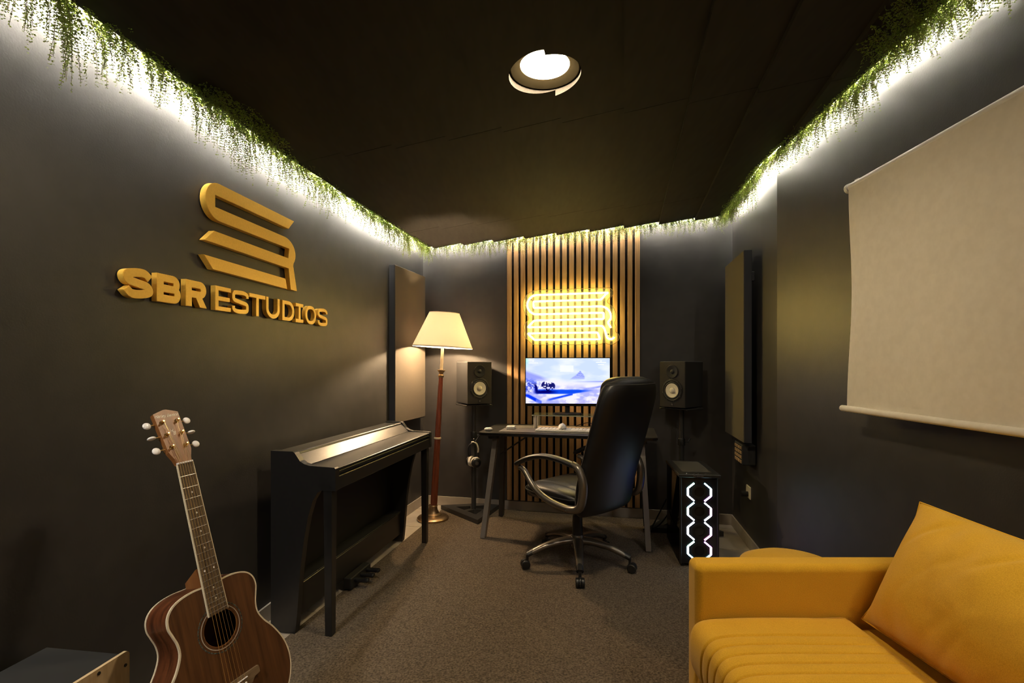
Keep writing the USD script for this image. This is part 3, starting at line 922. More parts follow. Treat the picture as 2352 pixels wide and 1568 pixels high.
# keyboard, wooden rest, mouse, small things
kb = thing('keyboard', 'slim white keyboard lying on the desk pad under the riser', 'keyboard')
KM = lambda m: dk(tf(m, mat4((.40, .115, DZ + .0034), (1, 0, 0), (0, 1, 0), (0, 0, 1))))
obj('case', KM(rbx(0, .43, 0, .125, .0, .014, .004)), WHITEP, kb)
for r in range(5):
    for c in range(15):
        obj('key', KM(bx(.008 + c * .0277, .008 + c * .0277 + .0245, .010 + r * .0225, .010 + r * .0225 + .019, .0135, .0185, .002)), WHITEP, kb, smooth=False)
obj('wrist_rest', dk(rbx(.395, .855, .250, .285, DZ + .0034, DZ + .026, .006)), noisy('pale_wood', (.48, .34, .18), (.58, .43, .25), 20, .5, stretch=(.4, 3, 3)), label='pale wooden bar lying behind the white keyboard', category='wooden bar')
ms_ = trimesh.creation.icosphere(3, 1.0)
V = ms_.vertices.copy()
V = V * [.030, .052, .034]
V[:, 2] = np.where(V[:, 2] < 0, V[:, 2] * .12, V[:, 2])
V[:, 2] += .0042
ms = thing('computer_mouse', 'white rounded computer mouse resting on the keyboard edge', 'mouse')
MS = lambda m: dk(tf(m, mat4((.590, .175, DZ + .0225), (1, 0, 0), (0, 1, 0), (0, 0, 1))))
obj('shell', MS(trimesh.Trimesh(V, ms_.faces)), WHITEP, ms, smooth=True)
obj('scroll_wheel', MS(cyl((-.004, .024, .032), (.004, .024, .032), .007, 12)), OFFW, ms)
V = ms_.vertices.copy()
V = np.sign(V) * np.abs(V) ** .8 * [.030, .024, .012]
pod = thing('earphone_case', 'small rounded white earphone case on the desk corner', 'earphone case')
PM = lambda m: dk(tf(m, mat4((.052, .105, DZ + .0122), (1, 0, 0), (0, 1, 0), (0, 0, 1))))
obj('case', PM(trimesh.Trimesh(V, ms_.faces)), WHITEP, pod, smooth=True)
obj('lid_seam', PM(tube([(.0302 * math.cos(a), .0242 * math.sin(a), .003) for a in np.linspace(0, 2 * PI, 25)[:-1]], .0006, 4, closed=True)), OFFW, pod)
wb = thing('white_box', 'small square white box at the edge of the desk pad', 'box')
WM = lambda m: dk(tf(m, mat4((.165, .190, DZ + .0034), (math.cos(.1), math.sin(.1), 0), (-math.sin(.1), math.cos(.1), 0), (0, 0, 1))))
obj('box', WM(rbx(0, .066, 0, .066, 0, .022, .006)), WHITEP, wb)
obj('top_recess', WM(rbx(.018, .048, .030, .052, .0212, .0232, .001)), OFFW, wb)
obj('cable', dk(tube(spline([(.66, .44, DZ + .0055), (.70, .40, DZ + .03), (.76, .39, DZ + .045), (.82, .41, DZ + .03), (.90, .45, DZ + .0055)], 6), .0028, 6)), BLACKP, label='thin black cable curling on the desk under the glass riser', category='cable')

# ------------------------------------------------------------------ studio speakers on stands
def speaker(label, px, py, z0, psi):
    """px,py plan centre, psi angle the front is turned to the right of the camera."""
    t = thing('studio_speaker', label, 'speaker')
    n = np.array([math.sin(psi), -math.cos(psi), 0])
    tt = np.array([math.cos(psi), math.sin(psi), 0])
    M = mat4((px, py, z0), tt, n, (0, 0, 1))        # x right, y out of the front, z up
    S = lambda m: tf(m, M)
    w, h, dp = .1075, .345, .125
    obj('cabinet', S(rbx(-w, w, -dp, dp, 0, h, .007)), BLACKM, t)
    obj('front_baffle', S(rbx(-w + .001, w - .001, dp - .012, dp + .004, .001, h - .001, .004)), noisy('speaker_front', (.020, .018, .015), (.028, .025, .021), 200, .42) if not stage.GetPrimAtPath(LK + 'speaker_front') else UsdShade.Material.Get(stage, LK + 'speaker_front'), t)

    def disc(prof, cx, cz, y):
        return S(tf(lathe(prof, 40), mat4((cx, y, cz), (1, 0, 0), (0, 0, 1), (0, 1, 0))))
    fy = dp + .004
    wz, tz = .128, .268
    obj('woofer_ring', disc([(.066, 0), (.066, .003), (.074, .006), (.084, .004), (.086, 0)], 0, wz, fy - .0005), BLACKP, t)
    obj('woofer_surround', disc([(.052, 0), (.054, .0045), (.060, .007), (.066, .004), (.067, 0)], 0, wz, fy), BLACKM, t)
    obj('woofer_cone', disc([(0, .0006), (.022, .0006), (.030, .0018), (.0535, .0045), (.0535, 0)], 0, wz, fy), CONE, t)
    obj('dust_cap', disc([(0, .011), (.010, .0100), (.018, .0065), (.022, .0015), (.022, .0)], 0, wz, fy), CONE, t)
    obj('cap_ring', disc([(.0215, .001), (.0225, .0035), (.0245, .003), (.0245, .001)], 0, wz, fy), OFFW, t)
    obj('tweeter_guide', disc([(.016, .0010), (.026, .0016), (.042, .005), (.048, .005), (.051, 0), ], 0, tz, fy - .0005), BLACKP, t)
    db_ = trimesh.creation.icosphere(2, .0165)
    obj('tweeter_dome', S(tf(db_, mat4((0, fy, tz), (1, 0, 0), (0, .55, 0), (0, 0, 1)))), BLACKM, t, smooth=True)
    for k in range(8):
        a = k * PI / 4 + .2
        obj('screw', S(tf(trimesh.creation.cylinder(.0028, .003, sections=8), mat4((.080 * math.cos(a), fy + .003, wz + .080 * math.sin(a)), (1, 0, 0), (0, 0, 1), (0, 1, 0)))), SILVER, t)
    for a in (.7, 2.4, 3.9, 5.5):
        obj('screw', S(tf(trimesh.creation.cylinder(.0025, .003, sections=8), mat4((.046 * math.cos(a), fy + .002, tz + .046 * math.sin(a)), (1, 0, 0), (0, 0, 1), (0, 1, 0)))), SILVER, t)
    # three crossed tuning forks on a small plate under the cone
    em = unary_union([affinity.rotate(unary_union([sbox(-.0006, -.010, .0006, .002), sbox(-.003, .002, .003, .0032), sbox(-.003, .002, -.0018, .010), sbox(.0018, .002, .003, .010)]), a, origin=(0, 0)) for a in (0, 120, 240)])
    obj('emblem', S(tf(prism(em, 0, .0015), mat4((0, fy + .0022, .024), (1, 0, 0), (0, 0, 1), (0, 1, 0)))), SILVER, t)
    obj('emblem_plate', S(tf(prism(Polygon([(-.014, -.010), (.014, -.010), (.004, .014), (-.004, .014)]).buffer(.002), 0, .003), mat4((0, fy - .0005, .024), (1, 0, 0), (0, 0, 1), (0, 1, 0)))), BLACKP, t)
    return t


def speaker_stand(label, px, py, zt, psi, ang=0.):
    t = thing('speaker_stand', label, 'speaker stand', (px, py, .0065))
    n = np.array([math.sin(psi), -math.cos(psi), 0])
    tt = np.array([math.cos(psi), math.sin(psi), 0])
    obj('upper_pole', cyl((0, 0, .60), (0, 0, zt - .012), .0190, 16), BLACKMET, t)
    obj('lower_pole', cyl((0, 0, .03), (0, 0, .66), .0205, 18), BLACKMET, t)
    obj('collar', lathe([(0, .63), (.027, .63), (.027, .675), (.022, .685), (0, .685)], 18), BLACKP, t)
    obj('clamp_knob', cat(cyl((0, 0, .655), (.058, 0, .655), .006, 8), cyl((.05, 0, .66), (.066, 0, .685), .008, 10)), BLACKP, t)
    M = mat4((0, 0, 0), tt, n, (0, 0, 1))
    obj('top_plate', tf(cat(bx(-.115, .115, -.118, .118, zt - .0135, zt - .008, .002), bx(-.117, -.107, -.12, .12, zt - .02, zt - .0082, .003), bx(.107, .117, -.12, .12, zt - .02, zt - .0082, .003)), M), BLACKMET, t)
    tri = Polygon([(.27 * math.cos(ang + k * 2 * PI / 3), .27 * math.sin(ang + k * 2 * PI / 3)) for k in range(3)]).buffer(.02, join_style=2)
    inner = Polygon([(.165 * math.cos(ang + k * 2 * PI / 3), .165 * math.sin(ang + k * 2 * PI / 3)) for k in range(3)])
    bars = unary_union([LineString([(0, 0), (.24 * math.cos(ang + PI + k * 2 * PI / 3) * .5, .24 * math.sin(ang + PI + k * 2 * PI / 3) * .5)]).buffer(.022) for k in range(3)])
    obj('base_frame', prism(tri.difference(inner).union(bars.intersection(tri)), 0, .036), BLACKMET, t, smooth=False)
    return t


SPZ = .932
speaker('black studio speaker with white cone beside the floor lamp', -.322, 4.165, SPZ, math.radians(27))
speaker_stand('black speaker stand with headphones hung on it near the floor lamp', -.322, 4.175, SPZ - .0065, math.radians(27), math.radians(280))
speaker('black studio speaker with white cone at the right, beside the office chair', 1.298, 3.80, SPZ, math.radians(-50))
speaker_stand('black speaker stand at the right, behind the computer tower', 1.298, 3.80, SPZ - .0065, math.radians(-50), math.radians(200))

# headphones hung on the left stand
hp = thing('headphones', 'black headphones with pale pads hanging on the left speaker stand', 'headphones')
hx, hy = -.322, 4.135
hb = spline([(-.028, -.012, .475), (-.044, -.02, .54), (-.030, -.025, .590), (.006, -.03, .605), (.034, -.035, .585), (.046, -.04, .53), (.038, -.045, .485)], 6) + [hx, hy, 0]
obj('headband', tube(hb, .010, 8, flat=.5), BLACKP, hp)
obj('headband_pad', tube(spline([(-.012, -.035, .613), (.010, -.038, .614), (.032, -.042, .598), (.044, -.046, .560), (.042, -.05, .530)], 6) + [hx, hy, 0], .011, 8, flat=.6), OFFW, hp)


def cup(c, dirn, nm):
    c, dn = np.array(c, float), np.array(dirn, float)
    dn /= np.linalg.norm(dn)
    e = np.cross((0, 0, 1), dn)
    e /= np.linalg.norm(e)
    M = mat4(c, e, np.cross(dn, e), dn)
    obj('ear_cup', tf(lathe([(0, .018), (.020, .018), (.034, .012), (.041, .002), (.041, -.010), (0, -.010)], 28), M), BLACKP, hp)
    obj('ear_pad', tf(lathe([(.014, -.010), (.040, -.010), (.044, -.020), (.040, -.031), (.020, -.031), (.014, -.024), (.014, -.010)], 28), M), OFFW, hp)
    obj('cup_badge', tf(lathe([(0, .0195), (.007, .0195), (.008, .0185), (.012, .0185), (.0125, .0205), (.015, .0205), (.0155, .018), (0, .018)], 24), M), SILVER, hp)
    return M


cup((hx + .030, hy - .075, .450), (.35, -.9, -.05), 'near')
cup((hx - .035, hy - .005, .452), (-.6, .3, 0), 'far')
obj('hanger_hook', tube(spline([(0, .012, .60), (0, -.02, .60), (0, -.045, .597), (0, -.05, .615)], 4) + [hx, hy, 0], .006, 8), BLACKMET, hp)

# ------------------------------------------------------------------ office chair
CH = np.array([.41, 3.11])
ph = math.radians(47)
fx = np.array([-math.cos(ph), math.sin(ph), 0])
lx = np.array([-math.sin(ph), -math.cos(ph), 0])
CM = mat4((*CH, .0065), fx, lx, (0, 0, 1))       # x forward, y to the sitter's left, z up
cm = lambda m: tf(m, CM)
ch = thing('office_chair', 'black leather high-back office chair on a five-star wheeled base', 'chair')
for k in range(5):
    a = math.radians(265 + 72 * k) - math.atan2(fx[1], fx[0])
    dr = np.array([math.cos(a), math.sin(a), 0])
    P = spline([dr * r + [0, 0, z] for r, z in ((.02, .150), (.10, .150), (.20, .132), (.28, .104), (.325, .084))], 6)
    n = len(P)
    lg = obj('base_leg', cm(tube(P, np.interp(np.linspace(0, 1, n), [0, .5, 1], [.036, .026, .020]), 12, flat=.72)), PEWTER, ch, smooth=60)
    obj('leg_cap', cm(tube(P[-9:], np.interp(np.linspace(0, 1, 9), [0, 1], [.0225, .0215]), 12, flat=.74)), BLACKP, ch, smooth=60)
    cs = dr * .325
    pr = np.array([-dr[1], dr[0], 0])
    obj('caster_stem', cm(cyl(cs + [0, 0, .050], cs + [0, 0, .083], .009, 10)), BLACKP, ch)
    for sd in (-1, 1):
        obj('caster_wheel', cm(tube([cs + pr * sd * w + dr * .012 + [0, 0, .027] for w in (.006, .009, .022, .025)], [.022, .027, .027, .022], 20)), BLACKP, ch)
    obj('caster_hood', cm(tube([cs + pr * w + dr * .012 + [0, 0, .030] for w in (-.0055, .0055)], [.028, .028], 18)), BLACKP, ch)
obj('base_hub', cm(lathe([(0, .105), (.042, .105), (.046, .12), (.044, .165), (.036, .185), (0, .185)], 24)), PEWTER, ch)
obj('gas_column', cm(lathe([(0, .18), (.034, .18), (.030, .30), (.027, .30), (.027, .385), (0, .385)], 20)), BLACKP, ch)
obj('tilt_mechanism', cm(rbx(-.13, .13, -.075, .075, .375, .425, .012)), BLACKP, ch)
obj('tilt_lever', cm(cyl((.03, -.07, .40), (.03, -.24, .405), .007, 8)), BLACKP, ch)


def seat_mesh():
    def fn(u, v):
        a = u * 2 * PI
        # superellipse outline, v from bottom centre over the rim to the top centre
        c, s = math.cos(a), math.sin(a)
        rx = np.sign(c) * abs(c) ** .55
        ry = np.sign(s) * abs(s) ** .55
        b = v * PI - PI / 2
        k = max(math.cos(b), 0) ** .45
        x, y = .255 * rx * k, .255 * ry * k
        z = .465 + .050 * np.sign(math.sin(b)) * abs(math.sin(b)) ** .8
        if z > .465:
            z += .014 * (abs(y) / .255) ** 2 - .024 * max(0, (abs(x - .03) / .25)) ** 3 - .010 * math.exp(-((abs(y) - .14) / .008) ** 2)
        return (x + .03, y, z)
    return grid_surface(fn, 64, 40, closed_u=True)


obj('seat_shell', cm(rbx(-.20, .24, -.21, .21, .418, .450, .014)), BLACKP, ch)
st = obj('seat', cm(seat_mesh()), LEATHER, ch, smooth=True)
obj('seat_piping', cm(tube([(.03 + .262 * np.sign(math.cos(a)) * abs(math.cos(a)) ** .55 * .995, .262 * np.sign(math.sin(a)) * abs(math.sin(a)) ** .55 * .995, .468) for a in np.linspace(0, 2 * PI, 73)[:-1]], .004, 6, closed=True)), LEATHER, st)

rows = np.array([(.385, .235, .235, .045), (.42, .240, .258, .075), (.55, .255, .265, .105), (.70, .295, .265, .115), (.85, .340, .265, .115), (.98, .378, .262, .115), (1.06, .397, .252, .125), (1.115, .405, .232, .125), (1.145, .408, .200, .105), (1.163, .408, .150, .070)])
rs_ = spline(rows, 5)


def back_fn(u, v):
    i = v * (len(rs_) - 1)
    j = min(int(i), len(rs_) - 2)
    z, b, hw, th = rs_[j] + (rs_[j + 1] - rs_[j]) * (i - j)
    a = u * 2 * PI
    c, s = math.cos(a), math.sin(a)
    y = hw * np.sign(c) * abs(c) ** .6
    x = th / 2 * np.sign(s) * abs(s) ** .75
    wing = .030 * (abs(y) / .26) ** 2           # sides wrap forward
    return (-b + x + wing, y, z)


bm = grid_surface(back_fn, 72, 64, closed_u=True)
top_c = [(-.408 + .0, 0, 1.168)]
bk_o = obj('backrest', cm(bm), LEATHER, ch, smooth=True)
capm = []
for v, zc in ((0., rs_[0]), (1., rs_[-1])):
    ringp = np.array([back_fn(u, v) for u in np.arange(72) / 72])
    cen = ringp.mean(0) + [0, 0, .006 if v else -.004]
    Vc = np.vstack([ringp, cen])
    Fc = [[k, (k + 1) % 72, 72] if v else [(k + 1) % 72, k, 72] for k in range(72)]
    capm.append(trimesh.Trimesh(Vc, Fc, process=False))
obj('backrest_end', cm(cat(capm)), LEATHER, bk_o, smooth=True)


def cushion(zs, hw, th, fwd):
    def fn(u, v):
        a, b = u * 2 * PI, v * PI - PI / 2
        k = max(math.cos(b), 0) ** .5
        c, s = math.cos(a), math.sin(a)
        z = (zs[0] + zs[1]) / 2 + (zs[1] - zs[0]) / 2 * np.sign(math.sin(b)) * abs(math.sin(b)) ** .7
        bb_ = np.interp(z, rs_[:, 0], rs_[:, 1])
        y = hw * k * np.sign(c) * abs(c) ** .6
        return (-bb_ + fwd + th * k * np.sign(s) * abs(s) ** .8 + .030 * (abs(y) / .26) ** 2, y, z)
    return grid_surface(fn, 48, 24, closed_u=True)


obj('head_cushion', cm(cushion((1.02, 1.178), .215, .058, .030)), LEATHER, ch, smooth=True)
obj('back_cushion', cm(cushion((.70, 1.025), .215, .045, .045)), LEATHER, ch, smooth=True)
obj('lumbar_cushion', cm(cushion((.47, .71), .215, .045, .045)), LEATHER, ch, smooth=True)
obj('head_seam', cm(tube([np.array(back_fn(u, .845)) for u in np.linspace(.49, 1.01, 40)], .0028, 6)), STITCH, ch)
for sd in (-1, 1):
    sm = []
    for z in np.linspace(.44, 1.12, 30):
        b, hw, th = [np.interp(z, rs_[:, 0], rs_[:, k]) for k in (1, 2, 3)]
        sm.append((-b + .030 * (hw / .26) ** 2 + .012, sd * (hw + .0005), z))
    obj('side_piping', cm(tube(sm, .0035, 6)), STITCH, ch)
for sd in (1, -1):
    yo = .285 * sd
    loop = spline([(.225, 0, .608), (.185, 0, .595), (.12, 0, .525), (.06, 0, .483), (-.02, 0, .452), (-.11, 0, .436), (-.19, 0, .433), (-.25, 0, .455), (-.272, 0, .52), (-.272, 0, .60), (-.245, 0, .665), (-.20, 0, .690)], 6) + [0, yo, 0]
    n = len(loop)
    ar = obj('armrest', cm(tube(loop, np.interp(np.linspace(0, 1, n), [0, .1, .5, .8, 1], [.015, .017, .021, .024, .018]), 12, up=(0, 1, 0), flat=1.15)), PEWTER, ch, smooth=60)
    pad = spline([(.262, 0, .622), (.235, 0, .638), (.16, 0, .672), (.06, 0, .700), (-.04, 0, .706), (-.13, 0, .698), (-.21, 0, .682), (-.245, 0, .672)], 6) + [0, yo, 0]
    n = len(pad)
    obj('arm_pad', cm(tube(pad, np.interp(np.linspace(0, 1, n), [0, .08, .3, .8, 1], [.012, .022, .027, .027, .014]), 14, flat=.62, up=(0, 0, 1))), LEATHER, ar, smooth=60)
    obj('arm_bolt', cm(cyl((-.17, yo + sd * .018, .432), (-.17, yo + sd * .026, .432), .007, 10)), CHROME, ar)
    obj('arm_mount', cm(bx(-.20, -.12, min(yo, sd * .19), max(yo, sd * .19), .424, .442, .004)), BLACKP, ar)

# ------------------------------------------------------------------ computer tower
ca_ = math.radians(-7.5)
pcM = mat4((1.035, 3.06, .0065), (math.cos(ca_), math.sin(ca_), 0), (-math.sin(ca_), math.cos(ca_), 0), (0, 0, 1))   # x width, y depth to the back
pm_ = lambda m: tf(m, pcM)
pc_ = thing('computer_tower', 'black computer tower with glowing hexagonal fan lights on its front', 'computer')
W, D, Hh = .232, .45, .572
obj('foot_rail', pm_(bx(.012, .03, .02, D - .02, 0, .02)), BLACKP, pc_)
obj('foot_rail', pm_(bx(W - .03, W - .012, .02, D - .02, 0, .02)), BLACKP, pc_)
obj('chassis', pm_(cat(bx(.004, W, .02, D, .02, .034), bx(W - .004, W, .02, D, .034, Hh - .02), bx(.004, W, D - .006, D, .034, Hh - .02), bx(.004, W, .02, .026, .034, Hh - .02), bx(.01, W - .01, .02, D, .034, .12))), BLACKM, pc_)
obj('top_cover', pm_(bx(-.008, W + .012, -.006, D, Hh - .02, Hh, .004)), BLACKP, pc_)
obj('top_mesh', pm_(bx(.03, W - .03, .07, D - .04, Hh, Hh + .002)), plain('mesh_grey', (.045, .043, .04), .6), pc_)
obj('power_button', pm_(cyl((.16, .02, Hh - .001), (.16, .02, Hh + .003), .008, 14)), SILVER, pc_)
for i in range(4):
    obj('port', pm_(bx(.04 + i * .026, .056 + i * .026, .016, .024, Hh - .001, Hh + .0015)), BLACKG, pc_)
obj('side_glass', pm_(bx(0, .004, .02, D, .03, Hh - .022)), SMOKE, pc_)
obj('front_panel', pm_(bx(0, W, .006, .020, .02, Hh - .02)), BLACKG, pc_)
obj('front_post', pm_(bx(0, .012, .0, .012, .02, Hh - .02)), BLACKP, pc_)
obj('front_post', pm_(bx(W - .012, W, .0, .012, .02, Hh - .02)), BLACKP, pc_)
lg = tf(prism(Point(0, 0).buffer(.006).difference(Point(0, 0).buffer(.004)), 0, .001), mat4((W / 2 - .03, -.0064, Hh - .010), (1, 0, 0), (0, 0, 1), (0, -1, 0)))
obj('front_logo', pm_(lg), SILVER, pc_)
lines = [bx(W / 2 - .018 + i * .0085, W / 2 - .018 + i * .0085 + .006, -.0068, -.0058, Hh - .012, Hh - .007, .0005) for i in range(5)]
obj('front_lettering', pm_(cat(lines)), GREYLEG, pc_)
hz = .1195
zb = .045
for k in range(4):
    z0 = zb + k * hz
    fo = obj('fan', pm_(tf(lathe([(.030, 0), (.046, 0), (.046, .006), (.030, .006), (.030, 0)], 24), mat4((W / 2, .0052, z0 + hz / 2), (1, 0, 0), (0, 0, 1), (0, -1, 0)))), BLACKP, pc_)
    for sd in (-1, 1):
        xs = [W / 2 + sd * .030, W / 2 + sd * .068, W / 2 + sd * .068, W / 2 + sd * .030]
        zs = [z0 + .005, z0 + .037, z0 + hz - .037, z0 + hz - .005]
        P = np.c_[xs, np.full(4, .0), zs]
        for q in range(3):
            mi = {(-1): [0, 1, 4, 0, 4, 1, 0, 0, 0, 1, 1, 4], 1: [2, 0, 1, 0, 3, 0, 3, 2, 0, 1, 3, 2]}[sd][(3 - k) * 3 + q]
            dd = P[q + 1] - P[q]
            dd /= np.linalg.norm(dd)
            nx_ = np.array([-dd[2], 0, dd[0]])
            wdt = .0062 if q == 1 else .0048
            poly = np.array([P[q] + nx_ * wdt, P[q + 1] + nx_ * wdt, P[q + 1] - nx_ * wdt, P[q] - nx_ * wdt])
            hull = trimesh.convex.convex_hull(np.vstack([poly + [0, -.001, 0], poly + [0, .004, 0]]))
            obj('light_bar', pm_(hull), RGBW[mi], fo, smooth=False)
obj('inner_fan', pm_(tf(lathe([(.040, 0), (.055, 0), (.055, .012), (.040, .012), (.040, 0)], 28), mat4((.03, .10, .40), (0, 1, 0), (0, 0, 1), (1, 0, 0)))), BLUEL, pc_)
obj('graphics_card', pm_(bx(.03, .10, .10, .36, .22, .26)), BLACKP, pc_)
obj('card_light', pm_(bx(.026, .029, .14, .22, .236, .244)), RGBW[0], pc_)
obj('rear_light', pm_(bx(.02, .028, D - .05, D - .02, .15, .19)), GREENL, pc_)
obj('computer_cable', tube(spline([(1.10, 3.53, .30), (1.06, 3.60, .16), (1.00, 3.58, .06), (.945, 3.50, .014), (.93, 3.30, .013)], 6), .005, 6), BLACKP, label='black cable trailing on the carpet left of the computer tower', category='cable')
obj('computer_cable', tube(spline([(1.13, 3.53, .22), (1.09, 3.62, .10), (1.05, 3.70, .03), (.99, 3.74, .013)], 6), .005, 6), BLACKP, label='black cable dropping behind the computer tower to the floor', category='cable')

# ------------------------------------------------------------------ sofa, loose cushion and pouf
so = thing('sofa', 'mustard yellow fabric sofa with a channel-quilted seat against the right wall', 'sofa')
SY1, SY0 = 1.612, -.30


def front_profile():
    P = [(.605, .262), (.585, .275), (.572, .305), (.568, .350), (.574, .392), (.590, .418), (.620, .432), (.68, .438), (.80, .440), (.95, .440), (1.05, .438), (1.085, .430), (1.098, .410), (1.10, .38), (1.10, .262)]
    return spline(P, 5)


fp = front_profile()
tn = np.gradient(fp, axis=0)
tn /= np.linalg.norm(tn, axis=1, keepdims=True)
nrm = np.c_[-tn[:, 1], tn[:, 0]]
ys = np.linspace(SY1 - .004, SY0 + .1, 900)
gro = np.zeros_like(ys)
for g in np.arange(1.487, SY0 + .05, -.0455):
    gro += np.exp(-((ys - g) / .0030) ** 2)
puff = .0022 * np.abs(np.sin((ys - 1.487) / .0455 * PI)) * (ys < 1.487) + .003 * (ys >= 1.487)
endr = np.clip((SY1 - ys) / .05, 0, 1)
V = []
for i, y in enumerate(ys):
    off = -.0058 * min(gro[i], 1.) + puff[i] - .020 * (1 - math.sqrt(max(0, 1 - (1 - endr[i]) ** 2)))
    q = fp + nrm * off * np.clip(np.linspace(0, 8, len(fp)), .3, 1)[:, None] * (np.clip((1.09 - fp[:, 0]) / .1, 0, 1))[:, None]
    wob = .003 * (meshkit.noise(np.c_[q[:, 0] * 9, np.full(len(q), y * 9), np.zeros(len(q))], 5) - .5)
    V.append(np.c_[q[:, 0], np.full(len(q), y), q[:, 1] + wob])
V = np.array(V)
idx = np.arange(V.shape[0] * V.shape[1]).reshape(V.shape[:2])
Fc = np.vstack([np.c_[idx[:-1, :-1].ravel(), idx[1:, :-1].ravel(), idx[1:, 1:].ravel()], np.c_[idx[:-1, :-1].ravel(), idx[1:, 1:].ravel(), idx[:-1, 1:].ravel()]])
capA = trimesh.creation.triangulate_polygon(Polygon(V[0][:, [0, 2]]), engine='earcut')
ends_ = []
for r in (0, -1):
    v2 = np.c_[capA[0][:, 0], np.full(len(capA[0]), V[r][0, 1]), capA[0][:, 1]]
    ends_.append(trimesh.Trimesh(v2, capA[1], process=False))
obj('seat_cushion', cat(trimesh.Trimesh(V.reshape(-1, 3), Fc, process=False), ends_), MUSTARD, so, smooth=50)
# gathered valance under the seat
bp = []
for y in np.linspace(SY1 - .01, SY0 + .1, 420):
    g = .006 * math.sin((y - 1.487) / .0455 * 2 * PI * .5) ** 2
    bp.append((y, g))
V = np.array([[(.594 - g - .012 * math.sin((z - .03) / .23 * PI), y, z) for z in np.linspace(.03, .263, 8)] for y, g in bp])
idx = np.arange(V.shape[0] * V.shape[1]).reshape(V.shape[:2])
Fc = np.vstack([np.c_[idx[:-1, :-1].ravel(), idx[1:, :-1].ravel(), idx[1:, 1:].ravel()], np.c_[idx[:-1, :-1].ravel(), idx[1:, 1:].ravel(), idx[:-1, 1:].ravel()]])
obj('front_valance', cat(trimesh.Trimesh(V.reshape(-1, 3), Fc, process=False), bx(.595, .606, SY0 + .1, SY1 - .01, .03, .262)), MUSTARD, so, smooth=60)
obj('seat_frame', bx(.60, 1.38, SY0 + .1, SY1 - .002, .045, .262, .01), MUSTARD, so)
obj('rear_seat_strip', rbx(1.095, 1.32, SY0 + .1, SY1 - .002, .255, .400, .02), MUSTARD, so)
obj('back_frame', rbx(1.335, 1.405, SY0, SY1 + .090, .045, .62, .03), MUSTARD, so)
arm = rbx(.600, 1.32, SY1, SY1 + .092, .045, .598, .024, 3)
obj('armrest', arm, MUSTARD, so)
obj('armrest', rbx(.600, 1.32, SY0, SY0 + .092, .045, .598, .024, 3), MUSTARD, so)
for x in (.66, 1.33):
    for y in (SY0 + .06, SY1 + .04):
        obj('leg', cyl((x, y, .0065), (x, y, .05), .018, 12), BLACKP, so)


def pillow(w, h, t, seed, wr=.010):
    """lying in xy, thickness along z, edges pinched, corners pointed"""
    def side(sg):
        def fn(u, v):
            a, b = 2 * u - 1, 2 * v - 1
            prof = (max(0, 1 - abs(a) ** 2.6) * max(0, 1 - abs(b) ** 2.2)) ** .62
            pinx = 1 - .055 * (1 - b * b) * abs(a) ** 6
            piny = 1 - .055 * (1 - a * a) * abs(b) ** 6
            x, y = a * w / 2 * piny ** 0 * pinx, b * h / 2 * piny
            n1 = meshkit.fbm(np.array([x * 7 + seed, y * 7, seed * 1.7]), 3, seed) - .5
            n2 = meshkit.noise(np.array([x * 20 + .5 * y * 20, y * 5, seed * 3.1]), seed) - .5
            edge_ = min(1, 3.2 * (1 - max(abs(a), abs(b))))
            rd = abs(meshkit.noise(np.array([x * 11 - y * 9, (x + y) * 3.2, seed * 2.3]), seed + 4) - .5)
            fold = -math.exp(-(rd / .15) ** 2) * (.15 + .85 * max(b, 0) ** 1.5 + .3 * max(-b, 0) ** 2)
            z = sg * (t / 2 * prof + wr * 2.4 * n1 * edge_ * prof ** .5 + wr * 1.6 * n2 * (abs(b) ** 2) * edge_ + wr * .95 * fold * edge_)
            return (x, y, z)
        return grid_surface(fn, 130, 60)
    A, B = side(1), side(-1)
    B.faces = B.faces[:, ::-1]
    return cat(A, B)


pw = thing('back_cushion', 'large plump mustard cushion leaning on the sofa back', 'cushion')
ex = np.array([.0, -1., 0])
ey = np.array([.170, 0, .34])
ey /= np.linalg.norm(ey)
ez = np.cross(ex, ey)
PWM = mat4((1.222, 1.06, .620), ex, ey, ez if ez[0] < 0 else -ez)
pil = tf(pillow(1.08, .42, .27, 3, .013), PWM)
if np.linalg.det(PWM[:3, :3]) < 0:
    pil.faces = pil.faces[:, ::-1]
obj('cover', pil, MUSTARD, pw, smooth=True)
rim = []
for a, b in [(x, 1.0) for x in np.linspace(-1, 1, 24)] + [(1, y) for y in np.linspace(1, -1, 12)][1:] + [(x, -1.0) for x in np.linspace(1, -1, 24)][1:] + [(-1, y) for y in np.linspace(-1, 1, 12)][1:-1]:
    rim.append((a * .54 * (1 - .055 * (1 - b * b) * abs(a) ** 6), b * .21 * (1 - .055 * (1 - a * a) * abs(b) ** 6), 0))
obj('seam', tf(tube(rim, .003, 6, closed=True), PWM), MUSTARD, pw)

pf_ = thing('pouf', 'round mustard pouf peeking over the far sofa armrest', 'pouf', (1.125, 1.985, .0065))
obj('body', lathe([(0, 0), (.19, 0), (.207, .02), (.212, .20), (.210, .40), (.196, .438), (.15, .458), (.0, .468)], 48), MUSTARD, pf_, smooth=50)
obj('seam', tube([(.2085 * math.cos(a), .2085 * math.sin(a), .402) for a in np.linspace(0, 2 * PI, 49)[:-1]], .004, 6, closed=True), MUSTARD, pf_)

